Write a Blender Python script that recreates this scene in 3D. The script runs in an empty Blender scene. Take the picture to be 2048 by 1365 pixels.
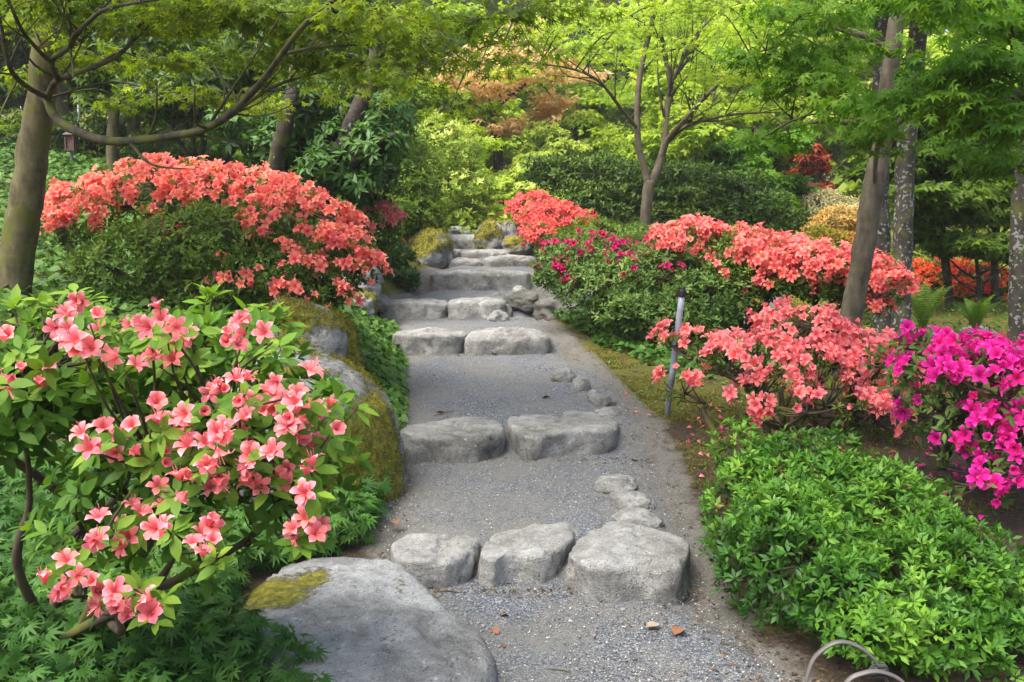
import bpy, math, random, time
import numpy as np
from mathutils import Matrix, Vector

# ------------------------------------------------------------------ camera, sky, sun, exposure
scene = bpy.context.scene
COL = scene.collection
F, CX, CY = 1991.0, 1024.0, 682.5           # lens of the photograph in its own pixels
CAM_Z = 1.55
PITCH = math.atan((CY - 430.0) / F)
cam_data = bpy.data.cameras.new("camera")
cam_data.sensor_width = 36.0
cam_data.lens = 36.0 * F / 2048.0
cam_data.clip_start, cam_data.clip_end = 0.05, 3000.0
cam = bpy.data.objects.new("camera", cam_data)
cam.location = (0, 0, CAM_Z)
cam.rotation_euler = (math.pi / 2 - PITCH, 0, 0)
COL.objects.link(cam)
scene.camera = cam

SUN_EL, SUN_AZ = math.radians(62), math.radians(232)    # azimuth from +Y, clockwise positive
world = bpy.data.worlds.new("World")
scene.world = world
world.use_nodes = True
wn = world.node_tree
bg = wn.nodes["Background"]
sky = wn.nodes.new("ShaderNodeTexSky")
sky.sky_type = 'NISHITA'
sky.sun_disc = False
sky.sun_elevation = SUN_EL
sky.sun_rotation = SUN_AZ
sky.air_density, sky.dust_density, sky.ozone_density = 1.0, 5.0, 1.0
wn.links.new(sky.outputs[0], bg.inputs[0])
bg.inputs[1].default_value = 0.15
sun_data = bpy.data.lights.new("sun", 'SUN')
sun_data.energy = 2.9
sun_data.angle = math.radians(40)
sun_data.color = (1.0, 0.96, 0.88)
sun = bpy.data.objects.new("sun", sun_data)
sdir = Vector((math.sin(SUN_AZ) * math.cos(SUN_EL), math.cos(SUN_AZ) * math.cos(SUN_EL), math.sin(SUN_EL)))
sun.rotation_euler = sdir.to_track_quat('Z', 'Y').to_euler()
sun.location = (0, 0, 40)
COL.objects.link(sun)
scene.view_settings.view_transform = 'Standard'
scene.view_settings.look = 'None'
scene.view_settings.gamma = 1.0
scene.view_settings.use_curve_mapping = False
scene.view_settings.exposure = 1.5
cy = scene.cycles
cy.use_denoising = True
try:
    cy.denoiser = 'OPENIMAGEDENOISE'
except Exception:
    pass
cy.max_bounces, cy.diffuse_bounces, cy.glossy_bounces = 12, 9, 2
cy.transmission_bounces, cy.transparent_max_bounces = 8, 4
cy.caustics_reflective = cy.caustics_refractive = False

rng = np.random.default_rng(7)
random.seed(7)

# ------------------------------------------------------------------ pixels <-> place
CT, ST = math.cos(PITCH), math.sin(PITCH)

def P(px, py, d):
    """The point seen at photo pixel (px, py) at horizontal distance d."""
    u, v = (px - CX) / F, (CY - py) / F
    t = d / (CT + v * ST)
    return np.array((u * t, d, CAM_Z + t * (v * CT - ST)))

def PZ(px, py, z):
    """The point seen at photo pixel (px, py) on the level z."""
    u, v = (px - CX) / F, (CY - py) / F
    t = (z - CAM_Z) / (v * CT - ST)
    return np.array((u * t, t * (CT + v * ST), z))

def project(p):
    p = np.asarray(p, float)
    x, y, z = p[:, 0], p[:, 1], p[:, 2] - CAM_Z
    dep = y * CT - z * ST
    up = y * ST + z * CT
    dep = np.where(dep < 0.05, 1e6, dep)
    return CX + F * x / dep, CY - F * up / dep, dep

# ------------------------------------------------------------------ noise
def _hash(ix, iy, iz, seed):
    h = (ix.astype(np.int64) * 374761393 + iy.astype(np.int64) * 668265263 + iz.astype(np.int64) * 2147483647 + seed * 974634577) & 0xffffffff
    h = ((h ^ (h >> 13)) * 1274126177) & 0xffffffff
    h = ((h ^ (h >> 16)) * 2246822519) & 0xffffffff
    return ((h ^ (h >> 15)) & 0xffffff) / float(0xffffff)

def vnoise(p, seed=0):
    i = np.floor(p)
    f = p - i
    u = f * f * f * (f * (f * 6 - 15) + 10)
    x, y, z = i[:, 0], i[:, 1], i[:, 2]
    r = 0
    for dx in (0, 1):
        wx = u[:, 0] if dx else 1 - u[:, 0]
        for dy in (0, 1):
            wy = u[:, 1] if dy else 1 - u[:, 1]
            for dz in (0, 1):
                wz = u[:, 2] if dz else 1 - u[:, 2]
                r = r + wx * wy * wz * _hash(x + dx, y + dy, z + dz, seed)
    return r * 2 - 1

def fbm(p, octaves=4, seed=0, gain=0.5):
    a, s, r = 1.0, 1.0, 0
    for k in range(octaves):
        r = r + a * vnoise(p * s + 17.3 * k, seed + k)
        a *= gain
        s *= 2.03
    return r

def smooth01(t):
    t = np.clip(t, 0, 1)
    return t * t * (3 - 2 * t)

# ------------------------------------------------------------------ mesh helpers
def make_mesh(name, verts, faces, mat=None, attrs=None, smooth=True):
    """faces: list of int arrays (n, k)."""
    me = bpy.data.meshes.new(name)
    verts = np.ascontiguousarray(verts, dtype=np.float32)
    faces = [np.asarray(f, dtype=np.int32) for f in faces if len(f)]
    loops = np.concatenate([f.ravel() for f in faces])
    sizes = np.concatenate([np.full(len(f), f.shape[1], dtype=np.int32) for f in faces])
    starts = np.concatenate(([0], np.cumsum(sizes)[:-1])).astype(np.int32)
    me.vertices.add(len(verts))
    me.vertices.foreach_set("co", verts.ravel())
    me.loops.add(len(loops))
    me.loops.foreach_set("vertex_index", loops)
    me.polygons.add(len(sizes))
    me.polygons.foreach_set("loop_start", starts)
    me.polygons.foreach_set("use_smooth", np.full(len(sizes), smooth, dtype=bool))
    for k, v in (attrs or {}).items():
        a = me.attributes.new(k, 'FLOAT', 'POINT')
        a.data.foreach_set("value", np.ascontiguousarray(v, dtype=np.float32))
    me.update(calc_edges=True)
    if mat:
        me.materials.append(mat)
    return me

def link(name, me, parent=None, loc=None):
    o = bpy.data.objects.new(name, me)
    COL.objects.link(o)
    if parent is not None:
        o.parent = parent
    if loc is not None:
        o.location = loc
    return o

def tag(o, label=None, cat=None, group=None, kind=None):
    if label: o["label"] = label
    if cat: o["category"] = cat
    if group: o["group"] = group
    if kind: o["kind"] = kind
    return o

def thing(name, label, cat, loc, group=None):
    o = bpy.data.objects.new(name, None)
    o.empty_display_size = 0.1
    o.location = loc
    COL.objects.link(o)
    return tag(o, label, cat, group)

def inst(tv, tfaces, T, M):
    """Copies of a template: (N,3) places, (N,3,3) frames with scale."""
    N, K = len(T), len(tv)
    V = T[:, None, :] + np.einsum('nij,kj->nki', M, tv)
    off = (np.arange(N) * K)[:, None, None]
    return V.reshape(-1, 3), [(f[None] + off).reshape(-1, f.shape[1]) for f in tfaces]

def norm(v):
    return v / np.maximum(np.linalg.norm(v, axis=-1, keepdims=True), 1e-9)

def frames(d, n, s):
    """Frames whose x is the leaf's direction and z its face; s the size."""
    d = norm(d)
    y = norm(np.cross(n, d))
    z = np.cross(d, y)
    M = np.stack([d, y, z], axis=-1)
    return M * np.asarray(s)[:, None, None]

def axis_frames(a, spin, s):
    a = norm(a)
    ref = np.where(np.abs(a[:, 2:3]) > 0.9, np.array([[1.0, 0, 0]]), np.array([[0, 0, 1.0]]))
    x = norm(np.cross(ref, a))
    y = np.cross(a, x)
    c, sn = np.cos(spin)[:, None], np.sin(spin)[:, None]
    X = x * c + y * sn
    Y = -x * sn + y * c
    return np.stack([X, Y, a], axis=-1) * np.asarray(s)[:, None, None]

def catmull(pts, vals, per=6):
    pts = np.asarray(pts, float)
    vals = np.asarray(vals, float)
    A = np.vstack([2 * pts[0] - pts[1], pts, 2 * pts[-1] - pts[-2]])
    out, ov = [], []
    for i in range(1, len(A) - 2):
        for t in np.linspace(0, 1, per, endpoint=False):
            p0, p1, p2, p3 = A[i - 1], A[i], A[i + 1], A[i + 2]
            out.append(0.5 * (2 * p1 + (p2 - p0) * t + (2 * p0 - 5 * p1 + 4 * p2 - p3) * t * t + (3 * p1 - p0 - 3 * p2 + p3) * t ** 3))
            ov.append(vals[i - 1] * (1 - t) + vals[i] * t)
    out.append(A[-2]); ov.append(vals[-1])
    return np.array(out), np.array(ov)

def tube(pts, radii, sides=8, per=5, rough=0.06, seed=0):
    """A tapered limb; returns verts, quads."""
    p, r = catmull(pts, radii, per)
    t = norm(np.gradient(p, axis=0))
    ref = np.array([0.13, 0.31, 0.94]) if abs(t[0, 2]) < 0.9 else np.array([0.95, 0.2, 0.1])
    n = norm(np.cross(t[0], ref))
    V = []
    ang = np.linspace(0, 2 * np.pi, sides, endpoint=False)
    for i in range(len(p)):
        n = n - t[i] * np.dot(n, t[i])
        n = n / np.linalg.norm(n)
        b = np.cross(t[i], n)
        V.append(p[i] + r[i] * (np.cos(ang)[:, None] * n + np.sin(ang)[:, None] * b))
    V = np.array(V).reshape(-1, 3)
    if rough:
        rr = np.repeat(r, sides)[:, None]
        c = np.repeat(p, sides, axis=0)
        V = V + norm(V - c) * rr * rough * 2.0 * fbm(V * (0.55 / np.maximum(r.mean(), 0.01)), 3, seed)[:, None]
    m = len(p)
    i, j = np.meshgrid(np.arange(m - 1), np.arange(sides), indexing='ij')
    j2 = (j + 1) % sides
    Q = np.stack([i * sides + j, i * sides + j2, (i + 1) * sides + j2, (i + 1) * sides + j], -1).reshape(-1, 4)
    cap = np.array([np.arange(sides)[::-1] + 0, np.arange(sides) + (m - 1) * sides])
    return V, Q, cap

class Bag:
    """Collects shapes into ONE mesh."""
    def __init__(self):
        self.v, self.f, self.n, self.a = [], {}, 0, []
    def add(self, v, faces, tone=0.5):
        for f in faces:
            f = np.asarray(f)
            if len(f):
                self.f.setdefault(f.shape[1], []).append(f + self.n)
        self.v.append(v)
        self.a.append(np.full(len(v), tone) if np.isscalar(tone) else tone)
        self.n += len(v)
        return self
    def tube(self, pts, radii, sides=8, per=5, rough=0.06, seed=0):
        v, q, cap = tube(pts, radii, sides, per, rough, seed)
        return self.add(v, [q, cap])
    def build(self, name, mat, parent=None, base=None, smooth=True, kind=None):
        if not self.v:
            return None
        V = np.concatenate(self.v)
        if base is not None:
            V = V - np.asarray(base)
        me = make_mesh(name, V, [np.concatenate(x) for x in self.f.values()], mat, {"tone": np.concatenate(self.a)}, smooth)
        o = link(name, me, parent)
        if kind: o["kind"] = kind
        return o

# ------------------------------------------------------------------ materials
def new_mat(name):
    m = bpy.data.materials.new(name)
    m.use_nodes = True
    nt = m.node_tree
    nt.nodes.clear()
    out = nt.nodes.new("ShaderNodeOutputMaterial")
    return m, nt, out

def N(nt, kind, **kw):
    n = nt.nodes.new("ShaderNode" + kind)
    for k, v in kw.items():
        if k.startswith("i_"):
            n.inputs[k[2:].replace("_", " ")].default_value = v
        else:
            setattr(n, k, v)
    return n

def ramp(nt, fac, stops, interp='LINEAR'):
    r = nt.nodes.new("ShaderNodeValToRGB")
    r.color_ramp.interpolation = interp
    e = r.color_ramp.elements
    while len(e) < len(stops):
        e.new(0.5)
    for el, (p, c) in zip(e, stops):
        el.position = p
        el.color = (*c, 1) if len(c) == 3 else c
    nt.links.new(fac, r.inputs[0])
    return r

def mixc(nt, fac, a, b, blend='MIX'):
    m = nt.nodes.new("ShaderNodeMix")
    m.data_type = 'RGBA'
    m.blend_type = blend
    for s, v in ((m.inputs[0], fac), (m.inputs[6], a), (m.inputs[7], b)):
        if hasattr(v, "is_linked") or hasattr(v, "links"):
            nt.links.new(v, s)
        else:
            s.default_value = v if not isinstance(v, tuple) else (*v, 1)[:4]
    return m.outputs[2]

def math_n(nt, op, a, b=None, clamp=False):
    m = nt.nodes.new("ShaderNodeMath")
    m.operation = op
    m.use_clamp = clamp
    for s, v in zip(m.inputs, (a, b)):
        if v is None: continue
        if hasattr(v, "links"):
            nt.links.new(v, s)
        else:
            s.default_value = v
    return m.outputs[0]

def leaf_mat(name, dark, mid, light, trans=0.4, rough=0.5, spec=0.18, warm=(1.15, 1.1, 0.5), patch=0.25):
    m, nt, out = new_mat(name)
    at = N(nt, "Attribute", attribute_name="tone")
    geo = N(nt, "NewGeometry")
    nz = N(nt, "TexNoise", i_Scale=1.7, i_Detail=2.0)
    nt.links.new(geo.outputs["Position"], nz.inputs["Vector"])
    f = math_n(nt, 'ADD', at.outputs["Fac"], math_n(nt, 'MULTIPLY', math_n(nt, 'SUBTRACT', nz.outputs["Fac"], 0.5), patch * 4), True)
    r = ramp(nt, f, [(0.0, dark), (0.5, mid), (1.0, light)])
    nf = N(nt, "TexNoise", i_Scale=90.0, i_Detail=1.0)
    nt.links.new(geo.outputs["Position"], nf.inputs["Vector"])
    c = mixc(nt, 0.22, r.outputs[0], nf.outputs["Color"], 'SOFT_LIGHT')
    p = N(nt, "BsdfPrincipled", i_Roughness=rough)
    p.inputs["Specular IOR Level"].default_value = spec
    nt.links.new(c, p.inputs["Base Color"])
    t = N(nt, "BsdfTranslucent")
    tc = mixc(nt, 1.0, c, warm, 'MULTIPLY')
    nt.links.new(tc, t.inputs["Color"])
    mx = N(nt, "MixShader")
    mx.inputs[0].default_value = trans
    nt.links.new(p.outputs[0], mx.inputs[1])
    nt.links.new(t.outputs[0], mx.inputs[2])
    nt.links.new(mx.outputs[0], out.inputs[0])
    return m

def petal_mat(name, throat, mid, edge, trans=0.42):
    m, nt, out = new_mat(name)
    at = N(nt, "Attribute", attribute_name="rad")
    ta = N(nt, "Attribute", attribute_name="tone")
    oi = N(nt, "ObjectInfo")
    geo = N(nt, "NewGeometry")
    nz = N(nt, "TexNoise", i_Scale=110.0, i_Detail=2.0)
    nt.links.new(geo.outputs["Position"], nz.inputs["Vector"])
    jit = math_n(nt, 'MULTIPLY', math_n(nt, 'SUBTRACT', nz.outputs["Fac"], 0.5), 0.35)
    r = ramp(nt, math_n(nt, 'ADD', at.outputs["Fac"], jit, True), [(0.0, throat), (0.42, mid), (0.75, mid), (1.0, edge)])
    v = math_n(nt, 'ADD', math_n(nt, 'MULTIPLY', ta.outputs["Fac"], 0.35), math_n(nt, 'MULTIPLY', oi.outputs["Random"], 0.25))
    hs = N(nt, "HueSaturation")
    nt.links.new(math_n(nt, 'ADD', v, 0.74), hs.inputs["Value"])
    nt.links.new(math_n(nt, 'ADD', math_n(nt, 'MULTIPLY', oi.outputs["Random"], 0.018), 0.491), hs.inputs["Hue"])
    nt.links.new(r.outputs[0], hs.inputs["Color"])
    p = N(nt, "BsdfPrincipled", i_Roughness=0.7)
    p.inputs["Specular IOR Level"].default_value = 0.12
    nt.links.new(hs.outputs[0], p.inputs["Base Color"])
    t = N(nt, "BsdfTranslucent")
    nt.links.new(hs.outputs[0], t.inputs["Color"])
    mx = N(nt, "MixShader")
    mx.inputs[0].default_value = trans
    nt.links.new(p.outputs[0], mx.inputs[1])
    nt.links.new(t.outputs[0], mx.inputs[2])
    nt.links.new(mx.outputs[0], out.inputs[0])
    return m

def plain_mat(name, col, rough=0.6, metal=0.0, var=0.3, scale=30.0):
    m, nt, out = new_mat(name)
    geo = N(nt, "NewGeometry")
    nz = N(nt, "TexNoise", i_Scale=scale, i_Detail=4.0)
    nt.links.new(geo.outputs["Position"], nz.inputs["Vector"])
    a = tuple(c * (1 - var) for c in col)
    b = tuple(min(1, c * (1 + var)) for c in col)
    r = ramp(nt, nz.outputs["Fac"], [(0.3, a), (0.7, b)])
    p = N(nt, "BsdfPrincipled", i_Roughness=rough, i_Metallic=metal)
    nt.links.new(r.outputs[0], p.inputs["Base Color"])
    bp = N(nt, "Bump", i_Strength=0.25, i_Distance=0.01)
    nt.links.new(nz.outputs["Fac"], bp.inputs["Height"])
    nt.links.new(bp.outputs[0], p.inputs["Normal"])
    nt.links.new(p.outputs[0], out.inputs[0])
    return m

def bark_mat(name, dark, light, lichen=0.0, moss=0.0, lichen_col=(0.21, 0.225, 0.21)):
    m, nt, out = new_mat(name)
    geo = N(nt, "NewGeometry")
    mp = N(nt, "Mapping")
    mp.inputs["Scale"].default_value = (15, 15, 6)
    nt.links.new(geo.outputs["Position"], mp.inputs[0])
    n1 = N(nt, "TexNoise", i_Scale=1.0, i_Detail=6.0, i_Roughness=0.65)
    nt.links.new(mp.outputs[0], n1.inputs["Vector"])
    mp2 = N(nt, "Mapping")
    mp2.inputs["Scale"].default_value = (11, 11, 30)
    nt.links.new(geo.outputs["Position"], mp2.inputs[0])
    n2 = N(nt, "TexNoise", i_Scale=1.0, i_Detail=3.0)
    nt.links.new(mp2.outputs[0], n2.inputs["Vector"])
    f = math_n(nt, 'ADD', math_n(nt, 'MULTIPLY', n1.outputs["Fac"], 0.82), math_n(nt, 'MULTIPLY', n2.outputs["Fac"], 0.18))
    c = ramp(nt, f, [(0.34, dark), (0.66, light)]).outputs[0]
    if moss:
        n4 = N(nt, "TexNoise", i_Scale=6.0, i_Detail=5.0)
        nt.links.new(geo.outputs["Position"], n4.inputs["Vector"])
        k = ramp(nt, n4.outputs["Fac"], [(0.62 - 0.3 * moss, (0, 0, 0)), (0.74 - 0.25 * moss, (1, 1, 1))]).outputs[0]
        c = mixc(nt, k, c, (0.085, 0.09, 0.018))
    if lichen:
        n3 = N(nt, "TexNoise", i_Scale=30.0, i_Detail=3.0, i_Roughness=0.5)
        nt.links.new(geo.outputs["Position"], n3.inputs["Vector"])
        n5 = N(nt, "TexNoise", i_Scale=4.5, i_Detail=2.0)
        nt.links.new(geo.outputs["Position"], n5.inputs["Vector"])
        s = math_n(nt, 'ADD', math_n(nt, 'MULTIPLY', n3.outputs["Fac"], 0.8), math_n(nt, 'MULTIPLY', n5.outputs["Fac"], 0.25))
        t0 = 0.68 - 0.12 * lichen
        k = ramp(nt, s, [(t0, (0, 0, 0)), (t0 + 0.025, (1, 1, 1))]).outputs[0]
        c = mixc(nt, k, c, lichen_col)
    p = N(nt, "BsdfPrincipled", i_Roughness=0.85)
    p.inputs["Specular IOR Level"].default_value = 0.2
    nt.links.new(c, p.inputs["Base Color"])
    bp = N(nt, "Bump", i_Strength=0.7, i_Distance=0.012)
    nt.links.new(f, bp.inputs["Height"])
    nt.links.new(bp.outputs[0], p.inputs["Normal"])
    nt.links.new(p.outputs[0], out.inputs[0])
    return m

def rock_mat(name, dark, mid, light, stain=0.5):
    m, nt, out = new_mat(name)
    geo = N(nt, "NewGeometry")
    def noise(scale, det=5.0, rough=0.6):
        n = N(nt, "TexNoise", i_Scale=scale, i_Detail=det, i_Roughness=rough)
        nt.links.new(geo.outputs["Position"], n.inputs["Vector"])
        return n.outputs["Fac"]
    big, med, fine = noise(2.6), noise(13.0, 6.0, 0.7), noise(150.0, 3.0, 0.7)
    f = math_n(nt, 'ADD', math_n(nt, 'MULTIPLY', big, 0.45), math_n(nt, 'ADD', math_n(nt, 'MULTIPLY', med, 0.35), math_n(nt, 'MULTIPLY', fine, 0.2)))
    c = ramp(nt, f, [(0.38, dark), (0.5, mid), (0.62, light)]).outputs[0]
    sp = ramp(nt, noise(55.0, 2.0), [(0.63, (0, 0, 0)), (0.72, (1, 1, 1))]).outputs[0]
    c = mixc(nt, math_n(nt, 'MULTIPLY', sp, 0.4), c, tuple(min(1, x * 1.5) for x in light))
    st = ramp(nt, noise(6.5, 8.0, 0.72), [(0.6, (0, 0, 0)), (0.7, (1, 1, 1))]).outputs[0]
    c = mixc(nt, math_n(nt, 'MULTIPLY', st, stain), c, (0.035, 0.034, 0.026))
    cv = N(nt, "TexVoronoi", i_Scale=3.1, feature='DISTANCE_TO_EDGE')
    wv = N(nt, "VectorMath", operation='ADD')
    nv = N(nt, "TexNoise", i_Scale=4.0, i_Detail=5.0)
    nt.links.new(geo.outputs["Position"], nv.inputs["Vector"])
    nt.links.new(geo.outputs["Position"], wv.inputs[0]); nt.links.new(nv.outputs["Color"], wv.inputs[1])
    nt.links.new(wv.outputs[0], cv.inputs["Vector"])
    crack = math_n(nt, 'MULTIPLY', ramp(nt, cv.outputs["Distance"], [(0.0, (1, 1, 1)), (0.018, (0, 0, 0))]).outputs[0], ramp(nt, noise(2.1), [(0.58, (0, 0, 0)), (0.66, (1, 1, 1))]).outputs[0])
    c = mixc(nt, math_n(nt, 'MULTIPLY', crack, 0.5), c, (0.03, 0.028, 0.022))
    pit = ramp(nt, noise(75.0, 2.0), [(0.3, (1, 1, 1)), (0.4, (0, 0, 0))]).outputs[0]
    c = mixc(nt, math_n(nt, 'MULTIPLY', pit, 0.5), c, (0.05, 0.048, 0.042))
    ms = N(nt, "Attribute", attribute_name="moss")
    fn = math_n(nt, 'ADD', ms.outputs["Fac"], math_n(nt, 'MULTIPLY', math_n(nt, 'SUBTRACT', noise(34.0, 6.0, 0.75), 0.5), 1.1))
    k = ramp(nt, fn, [(0.5, (0, 0, 0)), (0.62, (1, 1, 1))]).outputs[0]
    mc = ramp(nt, noise(28.0, 5.0, 0.7), [(0.32, (0.045, 0.047, 0.007)), (0.5, (0.15, 0.14, 0.017)), (0.68, (0.27, 0.245, 0.03))]).outputs[0]
    c = mixc(nt, k, c, mc)
    p = N(nt, "BsdfPrincipled", i_Roughness=0.88)
    p.inputs["Specular IOR Level"].default_value = 0.22
    nt.links.new(c, p.inputs["Base Color"])
    h = math_n(nt, 'ADD', math_n(nt, 'ADD', math_n(nt, 'MULTIPLY', med, 1.0), math_n(nt, 'MULTIPLY', fine, 0.3)), math_n(nt, 'MULTIPLY', k, 0.35))
    h = math_n(nt, 'SUBTRACT', h, math_n(nt, 'ADD', math_n(nt, 'MULTIPLY', crack, 0.5), math_n(nt, 'MULTIPLY', pit, 0.12)))
    bp = N(nt, "Bump", i_Strength=0.9, i_Distance=0.028)
    nt.links.new(h, bp.inputs["Height"])
    nt.links.new(bp.outputs[0], p.inputs["Normal"])
    nt.links.new(p.outputs[0], out.inputs[0])
    return m

def gravel_mat():
    m, nt, out = new_mat("gravel")
    geo = N(nt, "NewGeometry")
    def noise(scale, det=5.0, rough=0.6):
        n = N(nt, "TexNoise", i_Scale=scale, i_Detail=det, i_Roughness=rough)
        nt.links.new(geo.outputs["Position"], n.inputs["Vector"])
        return n.outputs["Fac"]
    vo = N(nt, "TexVoronoi", i_Scale=170.0)
    nt.links.new(geo.outputs["Position"], vo.inputs["Vector"])
    sep = N(nt, "SeparateColor")
    nt.links.new(vo.outputs["Color"], sep.inputs[0])
    g = ramp(nt, sep.outputs[0], [(0.0, (0.026, 0.034, 0.05)), (0.45, (0.074, 0.087, 0.108)), (0.8, (0.145, 0.154, 0.168)), (1.0, (0.32, 0.31, 0.295))]).outputs[0]
    sand = ramp(nt, noise(220.0, 3.0), [(0.3, (0.085, 0.083, 0.077)), (0.7, (0.2, 0.193, 0.175))]).outputs[0]
    k = ramp(nt, math_n(nt, 'ADD', math_n(nt, 'MULTIPLY', noise(2.2, 6.0, 0.65), 0.7), math_n(nt, 'MULTIPLY', noise(30.0, 3.0), 0.3)), [(0.42, (0.03, 0.03, 0.03)), (0.6, (0.9, 0.9, 0.9))]).outputs[0]
    ed = N(nt, "Attribute", attribute_name="edge")
    k2 = math_n(nt, 'ADD', k, math_n(nt, 'MULTIPLY', ed.outputs["Fac"], 0.55), True)
    c = mixc(nt, k2, g, sand)
    bk = ramp(nt, math_n(nt, 'ADD', ed.outputs["Fac"], math_n(nt, 'MULTIPLY', math_n(nt, 'SUBTRACT', noise(9.0), 0.5), 0.9)), [(0.7, (0, 0, 0)), (1.15, (1, 1, 1))]).outputs[0]
    c = mixc(nt, math_n(nt, 'MULTIPLY', bk, 0.6), c, (0.12, 0.108, 0.09))
    p = N(nt, "BsdfPrincipled", i_Roughness=0.9)
    p.inputs["Specular IOR Level"].default_value = 0.2
    nt.links.new(c, p.inputs["Base Color"])
    h = math_n(nt, 'ADD', math_n(nt, 'MULTIPLY', vo.outputs["Distance"], -0.8), math_n(nt, 'MULTIPLY', noise(60.0), 0.8))
    bp = N(nt, "Bump", i_Strength=0.8, i_Distance=0.006)
    nt.links.new(h, bp.inputs["Height"])
    nt.links.new(bp.outputs[0], p.inputs["Normal"])
    nt.links.new(p.outputs[0], out.inputs[0])
    return m

def ground_mat():
    m, nt, out = new_mat("ground")
    geo = N(nt, "NewGeometry")
    def noise(scale, det=5.0, rough=0.65):
        n = N(nt, "TexNoise", i_Scale=scale, i_Detail=det, i_Roughness=rough)
        nt.links.new(geo.outputs["Position"], n.inputs["Vector"])
        return n.outputs["Fac"]
    soil = ramp(nt, noise(38.0, 6.0, 0.75), [(0.3, (0.02, 0.014, 0.009)), (0.55, (0.055, 0.04, 0.027)), (0.75, (0.11, 0.085, 0.06))]).outputs[0]
    moss = ramp(nt, noise(55.0, 6.0, 0.75), [(0.3, (0.03, 0.033, 0.008)), (0.5, (0.085, 0.085, 0.016)), (0.7, (0.17, 0.155, 0.03))]).outputs[0]
    ms = N(nt, "Attribute", attribute_name="moss")
    k = ramp(nt, math_n(nt, 'ADD', ms.outputs["Fac"], math_n(nt, 'MULTIPLY', math_n(nt, 'SUBTRACT', noise(3.5, 7.0, 0.7), 0.5), 1.6)), [(0.42, (0, 0, 0)), (0.62, (1, 1, 1))]).outputs[0]
    c = mixc(nt, k, soil, moss)
    ds = N(nt, "Attribute", attribute_name="dust")
    grit = ramp(nt, noise(190.0, 3.0), [(0.3, (0.07, 0.066, 0.058)), (0.7, (0.18, 0.17, 0.152))]).outputs[0]
    kd = ramp(nt, math_n(nt, 'ADD', ds.outputs["Fac"], math_n(nt, 'MULTIPLY', math_n(nt, 'SUBTRACT', noise(7.0, 7.0, 0.7), 0.5), 1.3)), [(0.45, (0, 0, 0)), (0.75, (1, 1, 1))]).outputs[0]
    c = mixc(nt, kd, c, grit)
    p = N(nt, "BsdfPrincipled", i_Roughness=0.95)
    p.inputs["Specular IOR Level"].default_value = 0.15
    nt.links.new(c, p.inputs["Base Color"])
    bp = N(nt, "Bump", i_Strength=0.9, i_Distance=0.015)
    nt.links.new(math_n(nt, 'ADD', noise(70.0, 5.0), noise(18.0, 4.0)), bp.inputs["Height"])
    nt.links.new(bp.outputs[0], p.inputs["Normal"])
    nt.links.new(p.outputs[0], out.inputs[0])
    return m

MAT = {}
MAT["gravel"] = gravel_mat()
MAT["ground"] = ground_mat()
MAT["step"] = rock_mat("step stone", (0.1, 0.098, 0.088), (0.225, 0.223, 0.21), (0.38, 0.38, 0.37), 0.5)
MAT["darkrock"] = rock_mat("dark stone", (0.04, 0.04, 0.035), (0.09, 0.088, 0.078), (0.17, 0.165, 0.15), 0.5)
MAT["boulder"] = rock_mat("boulder stone", (0.1, 0.1, 0.094), (0.23, 0.232, 0.23), (0.39, 0.395, 0.4), 0.5)
MAT["bark_maple"] = bark_mat("maple bark", (0.045, 0.037, 0.022), (0.145, 0.125, 0.062), 0.0, 0.45)
MAT["bark_limb"] = bark_mat("limb bark", (0.022, 0.019, 0.014), (0.085, 0.074, 0.05), 0.0, 0.45)
MAT["bark_pale"] = bark_mat("pale smooth bark", (0.05, 0.042, 0.03), (0.15, 0.125, 0.09), 0.0, 0.1)
MAT["bark_lichen"] = bark_mat("lichen bark", (0.02, 0.018, 0.015), (0.075, 0.066, 0.052), 0.75, 0.2)
MAT["bark_dark"] = bark_mat("dark bark", (0.012, 0.01, 0.008), (0.055, 0.045, 0.034), 0.1, 0.3)
MAT["twig"] = bark_mat("twig bark", (0.03, 0.022, 0.015), (0.11, 0.085, 0.06), 0.0, 0.4)
MAT["moss"] = leaf_mat("moss", (0.055, 0.056, 0.008), (0.15, 0.14, 0.017), (0.28, 0.255, 0.035), 0.3, 0.8, 0.1)
L = MAT
L["lf_front"] = leaf_mat("azalea leaf light", (0.04, 0.11, 0.012), (0.11, 0.24, 0.025), (0.27, 0.42, 0.05), 0.42)
L["lf_shrub"] = leaf_mat("glossy azalea leaf", (0.018, 0.07, 0.008), (0.07, 0.2, 0.018), (0.2, 0.38, 0.038), 0.38, 0.42, 0.28, patch=0.45)
L["lf_mid"] = leaf_mat("azalea leaf", (0.03, 0.066, 0.008), (0.08, 0.145, 0.016), (0.18, 0.27, 0.035), 0.4)
L["lf_soft"] = leaf_mat("soft azalea leaf", (0.035, 0.08, 0.016), (0.095, 0.17, 0.036), (0.2, 0.3, 0.075), 0.4)
L["lf_dark"] = leaf_mat("dark evergreen leaf", (0.016, 0.04, 0.005), (0.05, 0.1, 0.011), (0.13, 0.2, 0.025), 0.3, 0.45, 0.2)
L["lf_rhodo"] = leaf_mat("rhododendron leaf", (0.018, 0.052, 0.008), (0.045, 0.115, 0.016), (0.1, 0.2, 0.036), 0.3, 0.45, 0.22)
L["lf_ivy"] = leaf_mat("heart leaf", (0.03, 0.09, 0.014), (0.075, 0.17, 0.026), (0.16, 0.27, 0.055), 0.35, 0.48, 0.2)
L["lf_cut"] = leaf_mat("cut leaf", (0.024, 0.08, 0.014), (0.06, 0.155, 0.024), (0.13, 0.26, 0.045), 0.35)
L["mp_left"] = leaf_mat("maple leaf olive", (0.075, 0.14, 0.01), (0.19, 0.285, 0.018), (0.36, 0.44, 0.035), 0.6)
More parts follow.
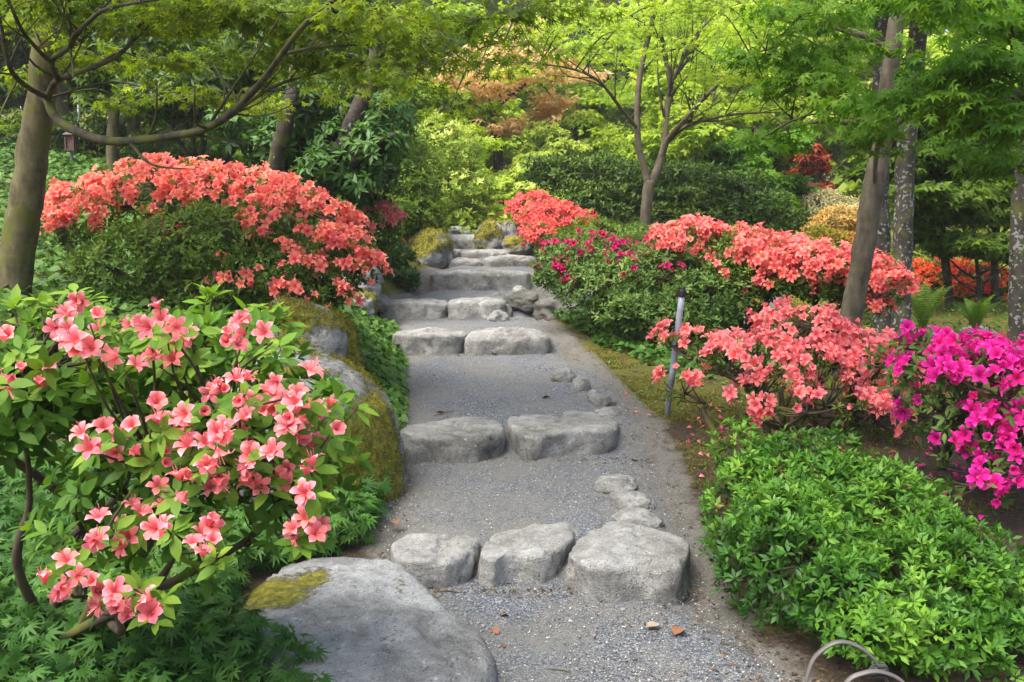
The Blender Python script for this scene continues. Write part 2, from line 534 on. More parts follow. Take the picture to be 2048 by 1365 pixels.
L["mp_right"] = leaf_mat("maple leaf fresh", (0.045, 0.13, 0.01), (0.12, 0.27, 0.02), (0.26, 0.42, 0.045), 0.55)
L["mp_lime"] = leaf_mat("maple leaf lime", (0.15, 0.26, 0.022), (0.34, 0.49, 0.05), (0.55, 0.64, 0.11), 0.6)
L["mp_yellow"] = leaf_mat("maple leaf yellow", (0.2, 0.31, 0.035), (0.42, 0.53, 0.08), (0.62, 0.67, 0.2), 0.55, warm=(1.1, 1.1, 0.65))
L["mp_peach"] = leaf_mat("maple leaf peach", (0.5, 0.36, 0.16), (0.7, 0.52, 0.27), (0.82, 0.66, 0.4), 0.75, warm=(1.1, 1.08, 0.95))
L["mp_red"] = leaf_mat("maple leaf red", (0.12, 0.014, 0.01), (0.3, 0.045, 0.025), (0.42, 0.11, 0.04), 0.4)
L["mp_cream"] = leaf_mat("leaf cream", (0.22, 0.22, 0.1), (0.42, 0.38, 0.2), (0.6, 0.5, 0.3), 0.35)
L["mp_amber"] = leaf_mat("leaf amber", (0.2, 0.15, 0.04), (0.44, 0.28, 0.07), (0.6, 0.36, 0.1), 0.35)
L["mp_deep"] = leaf_mat("maple leaf deep", (0.04, 0.085, 0.009), (0.105, 0.185, 0.018), (0.2, 0.29, 0.034), 0.5)
L["lf_redtip"] = leaf_mat("red tipped leaf", (0.1, 0.16, 0.015), (0.25, 0.22, 0.02), (0.42, 0.1, 0.03), 0.3)
L["lf_pieris"] = leaf_mat("pieris leaf", (0.09, 0.17, 0.018), (0.34, 0.45, 0.07), (0.7, 0.7, 0.26), 0.45)
L["lf_conifer"] = leaf_mat("conifer needles", (0.01, 0.025, 0.012), (0.025, 0.05, 0.025), (0.05, 0.085, 0.045), 0.1)
L["lf_wood"] = leaf_mat("woodland leaf", (0.1, 0.17, 0.012), (0.25, 0.35, 0.03), (0.44, 0.52, 0.06), 0.5)
L["lf_fern"] = leaf_mat("fern", (0.04, 0.1, 0.012), (0.1, 0.19, 0.02), (0.2, 0.28, 0.03), 0.4)
L["lf_yellowing"] = leaf_mat("yellowing leaf", (0.3, 0.25, 0.02), (0.42, 0.33, 0.03), (0.5, 0.4, 0.05), 0.35)
L["fl_pink"] = petal_mat("salmon petal", (0.7, 0.075, 0.1), (0.88, 0.23, 0.245), (0.92, 0.46, 0.55))
L["fl_coral"] = petal_mat("coral petal", (0.68, 0.1, 0.09), (0.86, 0.225, 0.19), (0.9, 0.37, 0.33))
L["fl_rose"] = petal_mat("rose petal", (0.7, 0.1, 0.11), (0.9, 0.25, 0.26), (0.93, 0.47, 0.48))
L["fl_red"] = petal_mat("red coral petal", (0.58, 0.05, 0.05), (0.8, 0.14, 0.12), (0.86, 0.27, 0.24))
L["fl_dusk"] = petal_mat("dusky pink petal", (0.5, 0.06, 0.07), (0.68, 0.17, 0.17), (0.72, 0.27, 0.26))
L["fl_magenta"] = petal_mat("magenta petal", (0.5, 0.006, 0.14), (0.75, 0.02, 0.3), (0.84, 0.11, 0.48))
L["fl_crimson"] = petal_mat("crimson petal", (0.35, 0.005, 0.06), (0.5, 0.015, 0.12), (0.65, 0.06, 0.25))
L["fl_orange"] = petal_mat("orange red petal", (0.6, 0.04, 0.015), (0.78, 0.1, 0.04), (0.85, 0.2, 0.1))
L["stamen"] = plain_mat("stamen", (0.6, 0.16, 0.18), 0.6)
L["dry"] = plain_mat("dry leaf", (0.2, 0.09, 0.042), 0.7)
L["dry_pale"] = plain_mat("pale dry leaf", (0.26, 0.2, 0.15), 0.7)

# ------------------------------------------------------------------ leaf and flower shapes
def lance(width=0.3, fold=0.06, droop=0.12, segs=3):
    """A folded leaf one unit long along x."""
    t = np.linspace(0, 1, segs + 1)
    w = width * np.sin(np.pi * t ** 0.85) ** 0.8 * 0.5
    v, idx = [], []
    for i, (a, b) in enumerate(zip(t, w)):
        z = -droop * a * a
        if i in (0, segs):
            v.append((a, 0, z)); idx.append((len(v) - 1,) * 3)
        else:
            v += [(a, -b, z + fold * b / (width * .5 + 1e-6)), (a, 0, z), (a, b, z + fold * b / (width * .5 + 1e-6))]
            idx.append((len(v) - 3, len(v) - 2, len(v) - 1))
    f = []
    for i in range(segs):
        a, b = idx[i], idx[i + 1]
        for k in (0, 1):
            q = [a[k], b[k], b[k + 1], a[k + 1]]
            u = []
            for x in q:
                if x not in u: u.append(x)
            if len(u) == 3: f.append(u)
            elif len(u) == 4: f += [[u[0], u[1], u[2]], [u[0], u[2], u[3]]]
    return np.array(v, float), [np.array(f)]

def palm_leaf(lobes, base=0.17, droop=0.22, cup=0.05):
    """A palmate leaf of pointed lobes, each (angle in degrees, length)."""
    v, f = [], []
    for a, l in lobes:
        a = math.radians(a)
        d, s = np.array((math.cos(a), math.sin(a))), np.array((-math.sin(a), math.cos(a)))
        m = d * .16 * l
        for q in (m - s * base * (.6 + .4 * l), d * l, m + s * base * (.6 + .4 * l)):
            r = math.hypot(*q)
            v.append((q[0], q[1], -droop * r * r + (cup if r < .5 else 0) + .012 * math.cos(a * 3)))
        n = len(v)
        f.append((n - 3, n - 2, n - 1))
    return np.array(v, float), [np.array(f)]

MAPLE7 = palm_leaf([(-128, .42), (-84, .72), (-42, .92), (0, 1.0), (42, .92), (84, .72), (128, .42)])
MAPLE5 = palm_leaf([(-95, .62), (-47, .88), (0, 1.0), (47, .88), (95, .62)])
MAPLE3 = palm_leaf([(-58, .85), (0, 1.0), (58, .85)], 0.26)
LANCE = lance(0.36, 0.05, 0.14, 3)
LANCE_NARROW = lance(0.2, 0.03, 0.3, 3)
OVAL = lance(0.5, 0.06, 0.15, 3)
LANCE_LOW = lance(0.4, 0.05, 0.12, 2)
NARROW_LOW = lance(0.2, 0.03, 0.3, 2)
HEART = (np.array([(0.0, 0, 0.0), (.2, -.43, .06), (1, 0, -.14), (.2, .43, .06), (-.12, -.24, .03), (-.12, .24, .03)]), [np.array([(0, 1, 2), (0, 2, 3), (0, 4, 1), (0, 3, 5)])])
CUT = palm_leaf([(-105, .55), (-70, .62), (-48, .85), (-24, .72), (0, 1.0), (24, .72), (48, .85), (70, .62), (105, .55)], 0.1, 0.25)

def petal(k, segs, seed, spread=1.0, open_=1.0):
    r_ = np.random.default_rng(seed * 31 + k)
    us = np.linspace(0, 1, segs + 1)
    v, rad = [], []
    a = k * 2 * math.pi / 5 + r_.uniform(-.1, .1)
    ln = r_.uniform(.92, 1.06)
    rc = r_.uniform(-.05, .1)
    for u in us:
        R = (0.05 + 0.5 * u ** 1.05) * ln * open_
        z = 0.46 * (1 - (1 - u) ** 1.8) * (1.35 - open_ * .35) - (0.2 + rc) * u ** 3
        w = 0.035 + 0.135 * math.sin(math.pi * min(u * .78 + .04, 1)) ** 1.3 * spread
        if u >= .99: w *= 0.3
        for s in (-1, 0, 1):
            rr = R + (0.02 if s == 0 and u > .9 else 0)
            ruffle = r_.uniform(-.025, .025) if u > .4 else 0
            x, y = rr, s * w
            v.append((x * math.cos(a) - y * math.sin(a), x * math.sin(a) + y * math.cos(a), z + (0.035 if s else -.01) * u + ruffle))
            rad.append(min(1, u * (1.0 if s == 0 else 1.12)))
    f = []
    for i in range(segs):
        for s in (0, 1):
            f.append((i * 3 + s, (i + 1) * 3 + s, (i + 1) * 3 + s + 1, i * 3 + s + 1))
    return np.array(v), np.array(f), np.array(rad)

def stamens(seed):
    r_ = np.random.default_rng(seed)
    v, f = [], []
    for k in range(6):
        a = r_.uniform(0, 2 * math.pi)
        tip = np.array((0.2 * math.cos(a) + .05, 0.2 * math.sin(a), 0.62 + r_.uniform(-.06, .1)))
        b = np.array((0.02 * math.cos(a), 0.02 * math.sin(a), 0.0))
        s = np.array((-math.sin(a), math.cos(a), 0)) * 0.011
        n = len(v)
        v += [b - s, b + s, tip + s * 1.6, tip - s * 1.6]
        f.append((n, n + 1, n + 2, n + 3))
    # the green-white calyx under the petals
    n = len(v)
    for k in range(5):
        a = k * 2 * math.pi / 5
        v.append((0.06 * math.cos(a), 0.06 * math.sin(a), 0.03))
    v.append((0, 0, -0.12))
    g = [(n + k, n + (k + 1) % 5, n + 5) for k in range(5)]
    return np.array(v, float), [np.array(f), np.array(g)]

def flower_shape(segs, seed, spread=1.0, open_=1.0, with_stamens=True):
    V, Fq, R, n = [], [], [], 0
    for k in range(5):
        v, f, r = petal(k, segs, seed, spread, open_)
        V.append(v); Fq.append(f + n); R.append(r); n += len(v)
    fs = [np.concatenate(Fq)]
    if with_stamens:
        v, f = stamens(seed)
        V.append(v); R.append(np.full(len(v), 0.1))
        fs += [x + n for x in f]
    return np.concatenate(V), fs, np.concatenate(R)

OPEN = (1.0, .9, 1.05, .75, .95, .5, 1.12)
FLOWERS = {}
def flower_meshes(mat, segs=3, n=7):
    key = (mat.name, segs)
    if key not in FLOWERS:
        out = []
        for k in range(n):
            v, f, r = flower_shape(segs, 11 + k, 1.0 + 0.15 * (k % 2), OPEN[k], segs > 2)
            out.append((make_mesh("flower", v, f, mat, {"rad": r, "tone": np.full(len(v), 0.2 + 0.6 * k / max(1, n - 1))}), v, f, r))
        FLOWERS[key] = out
    return FLOWERS[key]

LEAFMESH = {}
def leaf_mesh(tmpl_id, tmpl, mat, k):
    key = (tmpl_id, mat.name, k)
    if key not in LEAFMESH:
        LEAFMESH[key] = make_mesh("leaf", tmpl[0], tmpl[1], mat, {"tone": np.full(len(tmpl[0]), (k + .5) / 7)})
    return LEAFMESH[key]

def pick_visible(T, k, sizes, cell=7.0):
    """Indices of the k copies that show largest from the camera."""
    if k <= 0: return np.zeros(0, int)
    x, y, d = project(T)
    ok = (x > 2) & (x < 2046) & (y > 2) & (y < 1363)
    ids = np.where(ok)[0]
    ids = ids[np.argsort(d[ids])]
    c = (x[ids] // cell).astype(int) * 100000 + (y[ids] // cell).astype(int)
    _, first = np.unique(c, return_index=True)
    ids = ids[first]
    ids = ids[np.argsort(-(sizes[ids] / d[ids]))]
    return ids[:k]

def mat4(M, T):
    m = np.eye(4)
    m[:3, :3] = M
    m[:3, 3] = T
    return Matrix(m.tolist())

def leaves(parent, base, tmpl, mat, T, M, tone, single=0, name="leaf", rest="foliage", cell=7.0):
    """Leaves of one plant: the ones that show largest each an object, the rest joined."""
    base = np.asarray(base)
    tone = np.clip(tone, 0, 1)
    sizes = np.linalg.norm(M[:, :, 0], axis=1)
    pick = pick_visible(T, single, sizes, cell)
    for i in pick:
        me = leaf_mesh(id(tmpl[0]), tmpl, mat, int(min(6, tone[i] * 7)))
        o = bpy.data.objects.new(name, me)
        o.parent = parent
        o.matrix_basis = mat4(M[i], T[i] - base)
        COL.objects.link(o)
    keep = np.ones(len(T), bool)
    keep[pick] = False
    if keep.any():
        V, fs = inst(tmpl[0], tmpl[1], T[keep] - base, M[keep])
        me = make_mesh(rest, V, fs, mat, {"tone": np.repeat(tone[keep], len(tmpl[0]))})
        o = link(rest, me, parent)
        o["kind"] = "stuff"

def flowers(parent, base, mat, T, A, size, single=300, segs=3, petals_apart=False, rnd=None):
    rnd = rnd or np.random.default_rng(3)
    base = np.asarray(base)
    ms = flower_meshes(mat, segs)
    Nf = len(T)
    M = axis_frames(A, rnd.uniform(0, 6.28, Nf), size * rnd.uniform(.82, 1.12, Nf))
    which = rnd.integers(0, len(ms), Nf)
    pick = pick_visible(T, single, np.linalg.norm(M[:, :, 0], axis=1), 5.0)
    for i in pick:
        if petals_apart:
            o = bpy.data.objects.new("flower", heart_mesh(int(which[i])))
        else:
            o = bpy.data.objects.new("flower", ms[which[i]][0])
        o.parent = parent
        o.matrix_basis = mat4(M[i], T[i] - base)
        COL.objects.link(o)
        if petals_apart:
            for k in range(5):
                q = bpy.data.objects.new("petal", petal_mesh(mat, int(which[i]), k))
                q.parent = o
                COL.objects.link(q)
    keep = np.ones(Nf, bool)
    keep[pick] = False
    if keep.any():
        B, RR = Bag(), []
        for w in range(len(ms)):
            s = np.where(keep & (which == w))[0]
            if not len(s): continue
            _, tv, tf, tr = flower_meshes(mat, 2)[w]
            V, fs = inst(tv, tf, T[s] - base, M[s])
            B.add(V, fs, np.repeat(rnd.uniform(.1, .9, len(s)), len(tv)))
            RR.append(np.tile(tr, len(s)))
        o = B.build("blossom", mat, parent, kind="stuff")
        a = o.data.attributes.new("rad", 'FLOAT', 'POINT')
        a.data.foreach_set("value", np.concatenate(RR).astype(np.float32))

_PM, _HM = {}, {}
def petal_mesh(mat, w, k):
    if (mat.name, w, k) not in _PM:
        v, f, r = petal(k, 4, 11 + w, 1.0 + 0.15 * (w % 2), OPEN[w])
        _PM[(mat.name, w, k)] = make_mesh("petal", v, [f], mat, {"rad": r, "tone": np.full(len(v), 0.1 + 0.13 * w)})
    return _PM[(mat.name, w, k)]

def heart_mesh(w):
    if w not in _HM:
        v, f = stamens(11 + w)
        _HM[w] = make_mesh("flower", v, f, MAT["stamen"])
    return _HM[w]

# ------------------------------------------------------------------ the lie of the land
_PY = np.array([-30, 3.95, 4.12, 4.24, 4.36, 5.62, 5.76, 5.92, 6.06, 8.75, 8.92, 9.06, 10.2, 10.36, 10.5, 11.7, 11.86, 12.0, 13.0, 13.14, 13.3, 13.58, 13.72, 13.9, 14.3, 14.45, 14.7, 16.0, 20, 30, 60, 120, 400])
_PZ = np.array([0, 0.0, 0.01, .07, .125, .145, .155, .23, .285, .31, .32, .45, .475, .485, .64, .665, .675, .85, .87, .875, .95, .955, .96, 1.05, 1.06, 1.07, 1.2, 1.26, 1.35, 2.0, 5.0, 9.0, 12.0])
_yy = np.linspace(-30, 400, 8601)
_sm = np.interp(_yy, _PY, _PZ)
_ker = np.exp(-0.5 * (np.arange(-40, 41) * .05 / .7) ** 2)
_sm = np.convolve(np.pad(_sm, 40, mode='edge'), _ker / _ker.sum(), 'valid')

def path_z(y): return np.interp(y, _PY, _PZ)
def bank_z(y): return np.interp(y, _yy, _sm)

_EY = np.array([-5, 3.15, 3.6, 4.0, 4.8, 5.6, 6.2, 8.7, 10.2, 11.7, 13.0, 14.4, 16, 30])
_EL = np.array([-.3, -.3, -.38, -.52, -.58, -.68, -.74, -1.02, -1.33, -1.12, -.95, -1.02, -1.2, -2.0])
_ER = np.array([.95, .9, .82, .78, .8, .86, .82, .6, .3, .42, .42, .12, .0, -.6])
def edge_l(y): return np.interp(y, _EY, _EL)
def edge_r(y): return np.interp(y, _EY, _ER)

def ground_h(x, y):
    x, y = np.asarray(x, float), np.asarray(y, float)
    b = bank_z(y)
    l, r = edge_l(y) - x, x - edge_r(y)
    near = smooth01((y - 4.2) / 2.0)
    bank = np.interp(y, [4.6, 5.6, 6.5, 9.5, 11, 14, 18], [0, .22, .36, .34, .14, .18, .1])
    left = bank * smooth01(l / .55) + near * (np.interp(y, [6, 9, 13], [.1, .13, .2]) * np.clip(l - .2, 0, 5) + .17 * np.clip(l - 5.2, 0, 9)) + (1 - near) * .05 * np.clip(l, 0, 4)
    right = .03 * np.clip(r - .3, 0, 4) + .1 * np.clip(r - .5, 0, 1.2) * smooth01((y - 6.5) / 2) - .05 * np.clip(r - 2.2, 0, 12) * smooth01((y - 9) / 6)
    inside = np.clip(np.minimum(-l, -r) / .1, 0, 1) * (y < 15.5) 
    e = np.abs(np.where(l > 0, l, np.where(r > 0, r, 0)))
    h = b * smooth01(e / .5) + path_z(y) * (1 - smooth01(e / .5))
    h = h + np.where(l > 0, left, 0) + np.where(r > 0, right, 0) - .07 * inside
    w = smooth01((r - .9) / 2.2) * smooth01((y - 7.2) / 2.5)          # the hollow on the right
    h = h * (1 - w) + w * (.22 + .02 * np.clip(y - 12, 0, 60) + .05 * np.clip(y - 30, 0, 300))
    p = np.stack([x, y, np.zeros_like(x)], -1).reshape(-1, 3)
    n = (fbm(p * 1.3, 3, 5) * .03 + fbm(p * 6.0, 4, 9) * .014).reshape(x.shape)
    return h + n * (1 - .6 * inside) * (1 + 0.02 * np.clip(y - 15, 0, 200))

def gh(x, y): return float(ground_h(np.array([x]), np.array([y]))[0])

def warp(lo, hi, fine_lo, fine_hi, step, far_n):
    a = np.arange(fine_lo, fine_hi, step)
    t = np.linspace(0, 1, far_n + 1)[1:]
    k = 4.5
    g = (np.exp(k * t) - 1) / (math.exp(k) - 1)
    return np.concatenate([(fine_lo - g * (fine_lo - lo))[::-1], a, fine_hi + g * (hi - fine_hi)])

xs = warp(-420, 420, -4.5, 4.5, .065, 45)
ys = warp(-60, 420, 2.2, 15.5, .085, 50)
X, Y = np.meshgrid(xs, ys)
Z = ground_h(X, Y)
nx, ny = len(xs), len(ys)
i, j = np.meshgrid(np.arange(ny - 1), np.arange(nx - 1), indexing='ij')
Q = np.stack([i * nx + j, i * nx + j + 1, (i + 1) * nx + j + 1, (i + 1) * nx + j], -1).reshape(-1, 4)
gv = np.stack([X, Y, Z], -1).reshape(-1, 3)
fl, fr = edge_l(gv[:, 1]) - gv[:, 0], gv[:, 0] - edge_r(gv[:, 1])
fe = np.maximum(fl, fr)
dust = np.clip(1 - fe / np.interp(gv[:, 1], [3, 5, 8, 9], [.3, .27, .26, .24]), 0, 1) * (gv[:, 1] < 16)
mossv = np.clip(.38 + .3 * smooth01((gv[:, 1] - 5) / 2) - .4 * smooth01((2.2 - gv[:, 1] + 3) / 1.5) * (fr > .5), 0, 1) - .35 * smooth01((fr - 1.1) / .4) * (gv[:, 1] < 6.3)
ground = link("ground", make_mesh("ground", gv, [Q], MAT["ground"], {"moss": mossv, "dust": dust}))
tag(ground, "mossy brown soil sloping up around the stone stairway", "ground", None, "structure")

# the gravel path, its rims dipping under the moss
py_ = np.arange(1.2, 15.6, .035)
tt = np.linspace(-1, 1, 61)
pl, pr = edge_l(py_), edge_r(py_)
wob = np.stack([py_, np.zeros_like(py_), np.zeros_like(py_)], -1)
pl = pl - .06 + .08 * fbm(wob * 1.9, 4, 21)
pr = pr + .06 + .12 * fbm(wob * 1.5, 4, 22)
PX = pl[:, None] + (pr - pl)[:, None] * (tt[None] + 1) / 2
PYY = np.repeat(py_[:, None], 61, 1)
pp = np.stack([PX, PYY, np.zeros_like(PX)], -1).reshape(-1, 3)
edge = np.minimum(PX - pl[:, None], pr[:, None] - PX)
PZZ = path_z(PYY) + (fbm(pp * 3.0, 3, 31) * .007 + fbm(pp * 14, 3, 33) * .004).reshape(PX.shape) + .006
PZZ = PZZ - .05 * (1 - smooth01(edge / .3))
i, j = np.meshgrid(np.arange(len(py_) - 1), np.arange(60), indexing='ij')
Q = np.stack([i * 61 + j, i * 61 + j + 1, (i + 1) * 61 + j + 1, (i + 1) * 61 + j], -1).reshape(-1, 4)
path = link("path", make_mesh("path", np.stack([PX, PYY, PZZ], -1).reshape(-1, 3), [Q], MAT["gravel"], {"edge": (1 - smooth01(edge / .42)).ravel()}))
tag(path, "grey gravel path climbing in terraces between the stone steps", "path", None, "structure")

# loose grit on the path
r_ = np.random.default_rng(41)
n = 20000
gy = 3.05 + 6.0 * r_.random(n) ** 1.7
gl, gr = edge_l(gy), edge_r(gy)
gx = gl + (gr - gl) * (r_.random(n) * 1.06 - .03)
gs = .0022 + .0042 * r_.random(n) ** 3 + np.where(r_.random(n) < .02, .004 * r_.random(n), 0)
oct_v = np.array([(1, 0, 0), (-.9, .1, 0), (0, 1, 0), (.1, -1, 0), (0, 0, .7), (0, .1, -.6)], float)
oct_f = np.array([(0, 2, 4), (2, 1, 4), (1, 3, 4), (3, 0, 4)])
fr_ = axis_frames(norm(np.stack([r_.normal(0, .4, n), r_.normal(0, .4, n), np.ones(n)], -1)), r_.uniform(0, 6.28, n), gs)
near_step = np.zeros(n, bool)
V, fs = inst(oct_v, [oct_f], np.stack([gx, gy, path_z(gy) + .008], -1), fr_)
mg, nt, out = new_mat("grit")
at = N(nt, "Attribute", attribute_name="tone")
rp = ramp(nt, at.outputs["Fac"], [(0, (.05, .057, .07)), (.5, (.13, .135, .145)), (.85, (.25, .25, .24)), (1, (.45, .44, .41))])
pb = N(nt, "BsdfPrincipled", i_Roughness=.85)
nt.links.new(rp.outputs[0], pb.inputs["Base Color"]); nt.links.new(pb.outputs[0], out.inputs[0])
grit = link("loose_gravel", make_mesh("loose_gravel", V, fs, mg, {"tone": np.repeat(r_.random(n), 6)}, False))
tag(grit, "fine loose grey grit scattered over the path", "gravel", None, "stuff")

# ------------------------------------------------------------------ stones
def poly_stone(name, label, cat, group, px_ring, z_top, z_bot, edge=.05, seed=0, mat="step", moss=0.0, slope=(0, 0), flare=.04, amp=.018, dome=.02, moss_side=None, nring=96, grow=1.05):
    """A set stone: px_ring outlines its top as seen, mapped on the level z_top."""
    ring = np.array([PZ(x, y, z_top)[:2] for x, y in px_ring])
    c = ring.mean(0)
    # closed smoothing and even spacing
    R = ring
    for _ in range(1):
        R = np.stack([.75 * R + .25 * np.roll(R, -1, 0), .25 * R + .75 * np.roll(R, -1, 0)], 1).reshape(-1, 2)
    seg = np.linalg.norm(np.roll(R, -1, 0) - R, axis=1)
    s = np.concatenate(([0], np.cumsum(seg)))
    u = np.linspace(0, s[-1], nring, endpoint=False)
    RR = np.vstack([R, R[:1]])
    R = np.stack([np.interp(u, s, RR[:, 0]), np.interp(u, s, RR[:, 1])], -1)
    R = c + (R - c) * grow
    d = R - c
    rad = np.linalg.norm(d, axis=1).mean()
    prof = []                                     # (scale, drop)
    e = min(edge, rad * .5)
    s_flat = 1 - e / rad
    for k in np.linspace(.06, 1, 13):
        prof.append((s_flat * k, dome * ((s_flat * k) ** 2 - 1)* -1))
    for a in np.linspace(15, 90, 6):
        a = math.radians(a)
        prof.append((s_flat + e / rad * math.sin(a), -(1 - math.cos(a)) * e))
    H = z_top - z_bot + .1
    for k in np.linspace(.12, 1, 9):
        prof.append((1 + flare * k, -e - (H - e) * k))
    V = [np.array([[c[0], c[1], z_top + dome]])]
    for sc, dz in prof:
        xy = c + d * sc
        z = z_top + dz + slope[0] * (xy[:, 0] - c[0]) + slope[1] * (xy[:, 1] - c[1])
        V.append(np.column_stack([xy, np.broadcast_to(z, len(xy))]))
    V = np.concatenate(V)
    q = nring
    fan = np.array([(0, 1 + k, 1 + (k + 1) % q) for k in range(q)])
    i, j = np.meshgrid(np.arange(len(prof) - 1), np.arange(q), indexing='ij')
    Q = np.stack([1 + i * q + j, 1 + (i + 1) * q + j, 1 + (i + 1) * q + (j + 1) % q, 1 + i * q + (j + 1) % q], -1).reshape(-1, 4)
    out3 = norm(V - np.array([c[0], c[1], z_top - .6 * rad]))
    chip = np.clip(fbm(V * 7.0 + seed, 3, seed + 8) - .45, 0, 1)
    V = V + out3 * (amp * .8 * fbm(V * 5.0 + seed * 3.1, 4, seed) + amp * .35 * fbm(V * 21.0, 3, seed + 5) - chip * .05)[:, None]
    ms = moss * (.55 + .5 * fbm(V * 2.6 + seed, 3, seed + 3))
    if moss_side is not None:
        ms = ms + moss_side(V)
    base = np.array([c[0], c[1], z_bot])
    o = link(name, make_mesh(name, V - base, [fan, Q], MAT[mat], {"moss": ms}), None, base)
    return tag(o, label, cat, group)

def boulder(name, label, cat, group, c, r, yaw=0, seed=0, mat="boulder", moss=0.0, box=2.6, amp=.16, n=26, top=None, facet=.0, moss_side=None, extra=None):
    """A weathered boulder, half sunk; c its middle, r its half sizes. Returns the thing and its surface."""
    g = np.linspace(-1, 1, n)
    A, B = np.meshgrid(g, g)
    fcs, V, off = [], [], 0
    for ax in range(3):
        for sgn in (-1, 1):
            p = np.zeros((n, n, 3))
            p[..., ax] = sgn
            p[..., (ax + 1) % 3] = A if sgn > 0 else -A
            p[..., (ax + 2) % 3] = B
            V.append(np.tan(p * math.pi / 4 * .999).reshape(-1, 3))
            i, j = np.meshgrid(np.arange(n - 1), np.arange(n - 1), indexing='ij')
            fcs.append(off + np.stack([i * n + j, i * n + j + 1, (i + 1) * n + j + 1, (i + 1) * n + j], -1).reshape(-1, 4))
            off += n * n
    V = np.concatenate(V)
    # weld the seams
    key = np.round(V * 1e5).astype(np.int64)
    _, first, inv = np.unique(key, axis=0, return_index=True, return_inverse=True)
    inv = inv.ravel()
    V = V[first]
    Q = inv[np.concatenate(fcs)]
    k = (np.abs(V) ** box).sum(1) ** (-1 / box)
    U = V * k[:, None]
    nn = norm(U)
    W = U * (1 + amp * fbm(U * 1.25 + seed * 7.7, 3, seed) + amp * .3 * fbm(U * 4.2 + seed, 3, seed + 2))[:, None]
    if facet:                                   # broken planes
        rf = np.random.default_rng(seed)
        for _ in range(7):
            pn = norm(rf.normal(size=3)); pn[2] = abs(pn[2]) * .8
            pn = norm(pn)
            dd = W @ pn
            lim = rf.uniform(.72, .9)
            W = W - np.outer(np.clip(dd - lim, 0, None) * facet, pn)
    if extra is not None:
        W = extra(W)
    W = W * np.array(r)
    cyw, sy = math.cos(yaw), math.sin(yaw)
    W = np.stack([W[:, 0] * cyw - W[:, 1] * sy, W[:, 0] * sy + W[:, 1] * cyw, W[:, 2]], -1)
    Wp = W + np.asarray(c)
    Wp = Wp + nn * (.012 * fbm(Wp * 11, 4, seed + 9) * min(1, min(r) * 2.5))[:, None]
    ms = moss * (.55 + .55 * fbm(Wp * 2.4 + seed, 3, seed + 3) + .25 * nn[:, 2])
    if moss_side is not None:
        ms = ms + moss_side(Wp, nn)
    base = np.array([c[0], c[1], c[2] - r[2] * .6])
    o = link(name, make_mesh(name, Wp - base, [Q], MAT[mat], {"moss": ms}), None, base)
    tag(o, label, cat, group)
    return o, Wp, nn, ms, base

TUFT_V = np.array([(-.25, 0, 0), (.25, 0, 0), (.1, .05, 1), (0, -.25, 0), (0, .25, 0), (-.12, .1, .9)], float)
TUFT_F = [np.array([(0, 1, 2), (3, 4, 5)])]
def moss_tufts(parent, base, Pn, Nn, n, size, seed):
    r = np.random.default_rng(seed)
    if not len(Pn): return
    k = r.integers(0, len(Pn), n)
    T = Pn[k] + r.normal(0, .012, (n, 3))
    A = norm(Nn[k] + r.normal(0, .5, (n, 3)))
    M = axis_frames(A, r.uniform(0, 6.28, n), size * r.uniform(.5, 1.3, n))
    V, fs = inst(TUFT_V, TUFT_F, T - base, M)
    o = link("moss", make_mesh("moss", V, fs, MAT["moss"], {"tone": np.repeat(r.random(n), len(TUFT_V))}), parent)
    o["kind"] = "stuff"

def mossy(args, tufts, size=.014, **kw):
    o, Wp, nn, ms, base = boulder(*args, **kw)
    sel = ms > .55
    if tufts: moss_tufts(o, base, Wp[sel], nn[sel], tufts, size, 5)
    return o

G_STEP = "stone steps of the garden stairway"
G_EDGE = "small edging stones along the right of the path"
def S(label, ring, zt, zb, **kw):
    return poly_stone("step_stone", label, "stone step", G_STEP, ring, zt, zb, **kw)

S("smallest and leftmost of the three stones in the lowest step", [(788,1105),(789,1079),(821,1065),(876,1063),(920,1065),(953,1074),(957,1085),(945,1105),(905,1122),(854,1122),(810,1118)], .125, 0, seed=1, edge=.022, flare=.0, dome=.008)
S("middle of the three stones in the lowest step, with a raised pale back corner", [(958,1106),(968,1076),(993,1061),(1048,1054),(1095,1052),(1138,1044),(1151,1055),(1138,1083),(1095,1107),(1059,1109),(1037,1102),(1011,1104),(986,1117)], .135, 0, seed=2, edge=.02, flare=.0, slope=(.01, .02), dome=.006)
S("largest and rightmost boulder in the lowest step, broad pale flat top", [(1132,1105),(1150,1083),(1176,1061),(1220,1041),(1245,1043),(1271,1052),(1318,1054),(1348,1065),(1371,1079),(1374,1112),(1359,1131),(1323,1136),(1271,1131),(1220,1136),(1176,1126)], .15, -.02, seed=3, edge=.026, flare=.0, dome=.01)
S("left stone of the second step from the bottom, rounded and dark faced", [(798,860),(835,845),(897,837),(954,837),(983,833),(1000,841),(1006,857),(987,868),(930,874),(864,872),(815,874)], .3, .14, seed=4, edge=.03, flare=.01, dome=.008)
S("right stone of the second step from the bottom, broad with a dished top", [(1018,839),(1024,828),(1069,829),(1110,827),(1143,822),(1180,821),(1205,828),(1233,841),(1230,856),(1192,862),(1143,860),(1094,866),(1053,870),(1028,853)], .3, .13, seed=5, edge=.03, flare=.0, dome=.008)
S("thin flat slab behind the right end of the second step", [(1180,822),(1205,817),(1235,818),(1243,828),(1235,836),(1205,832)], .3, .2, seed=6, edge=.02)
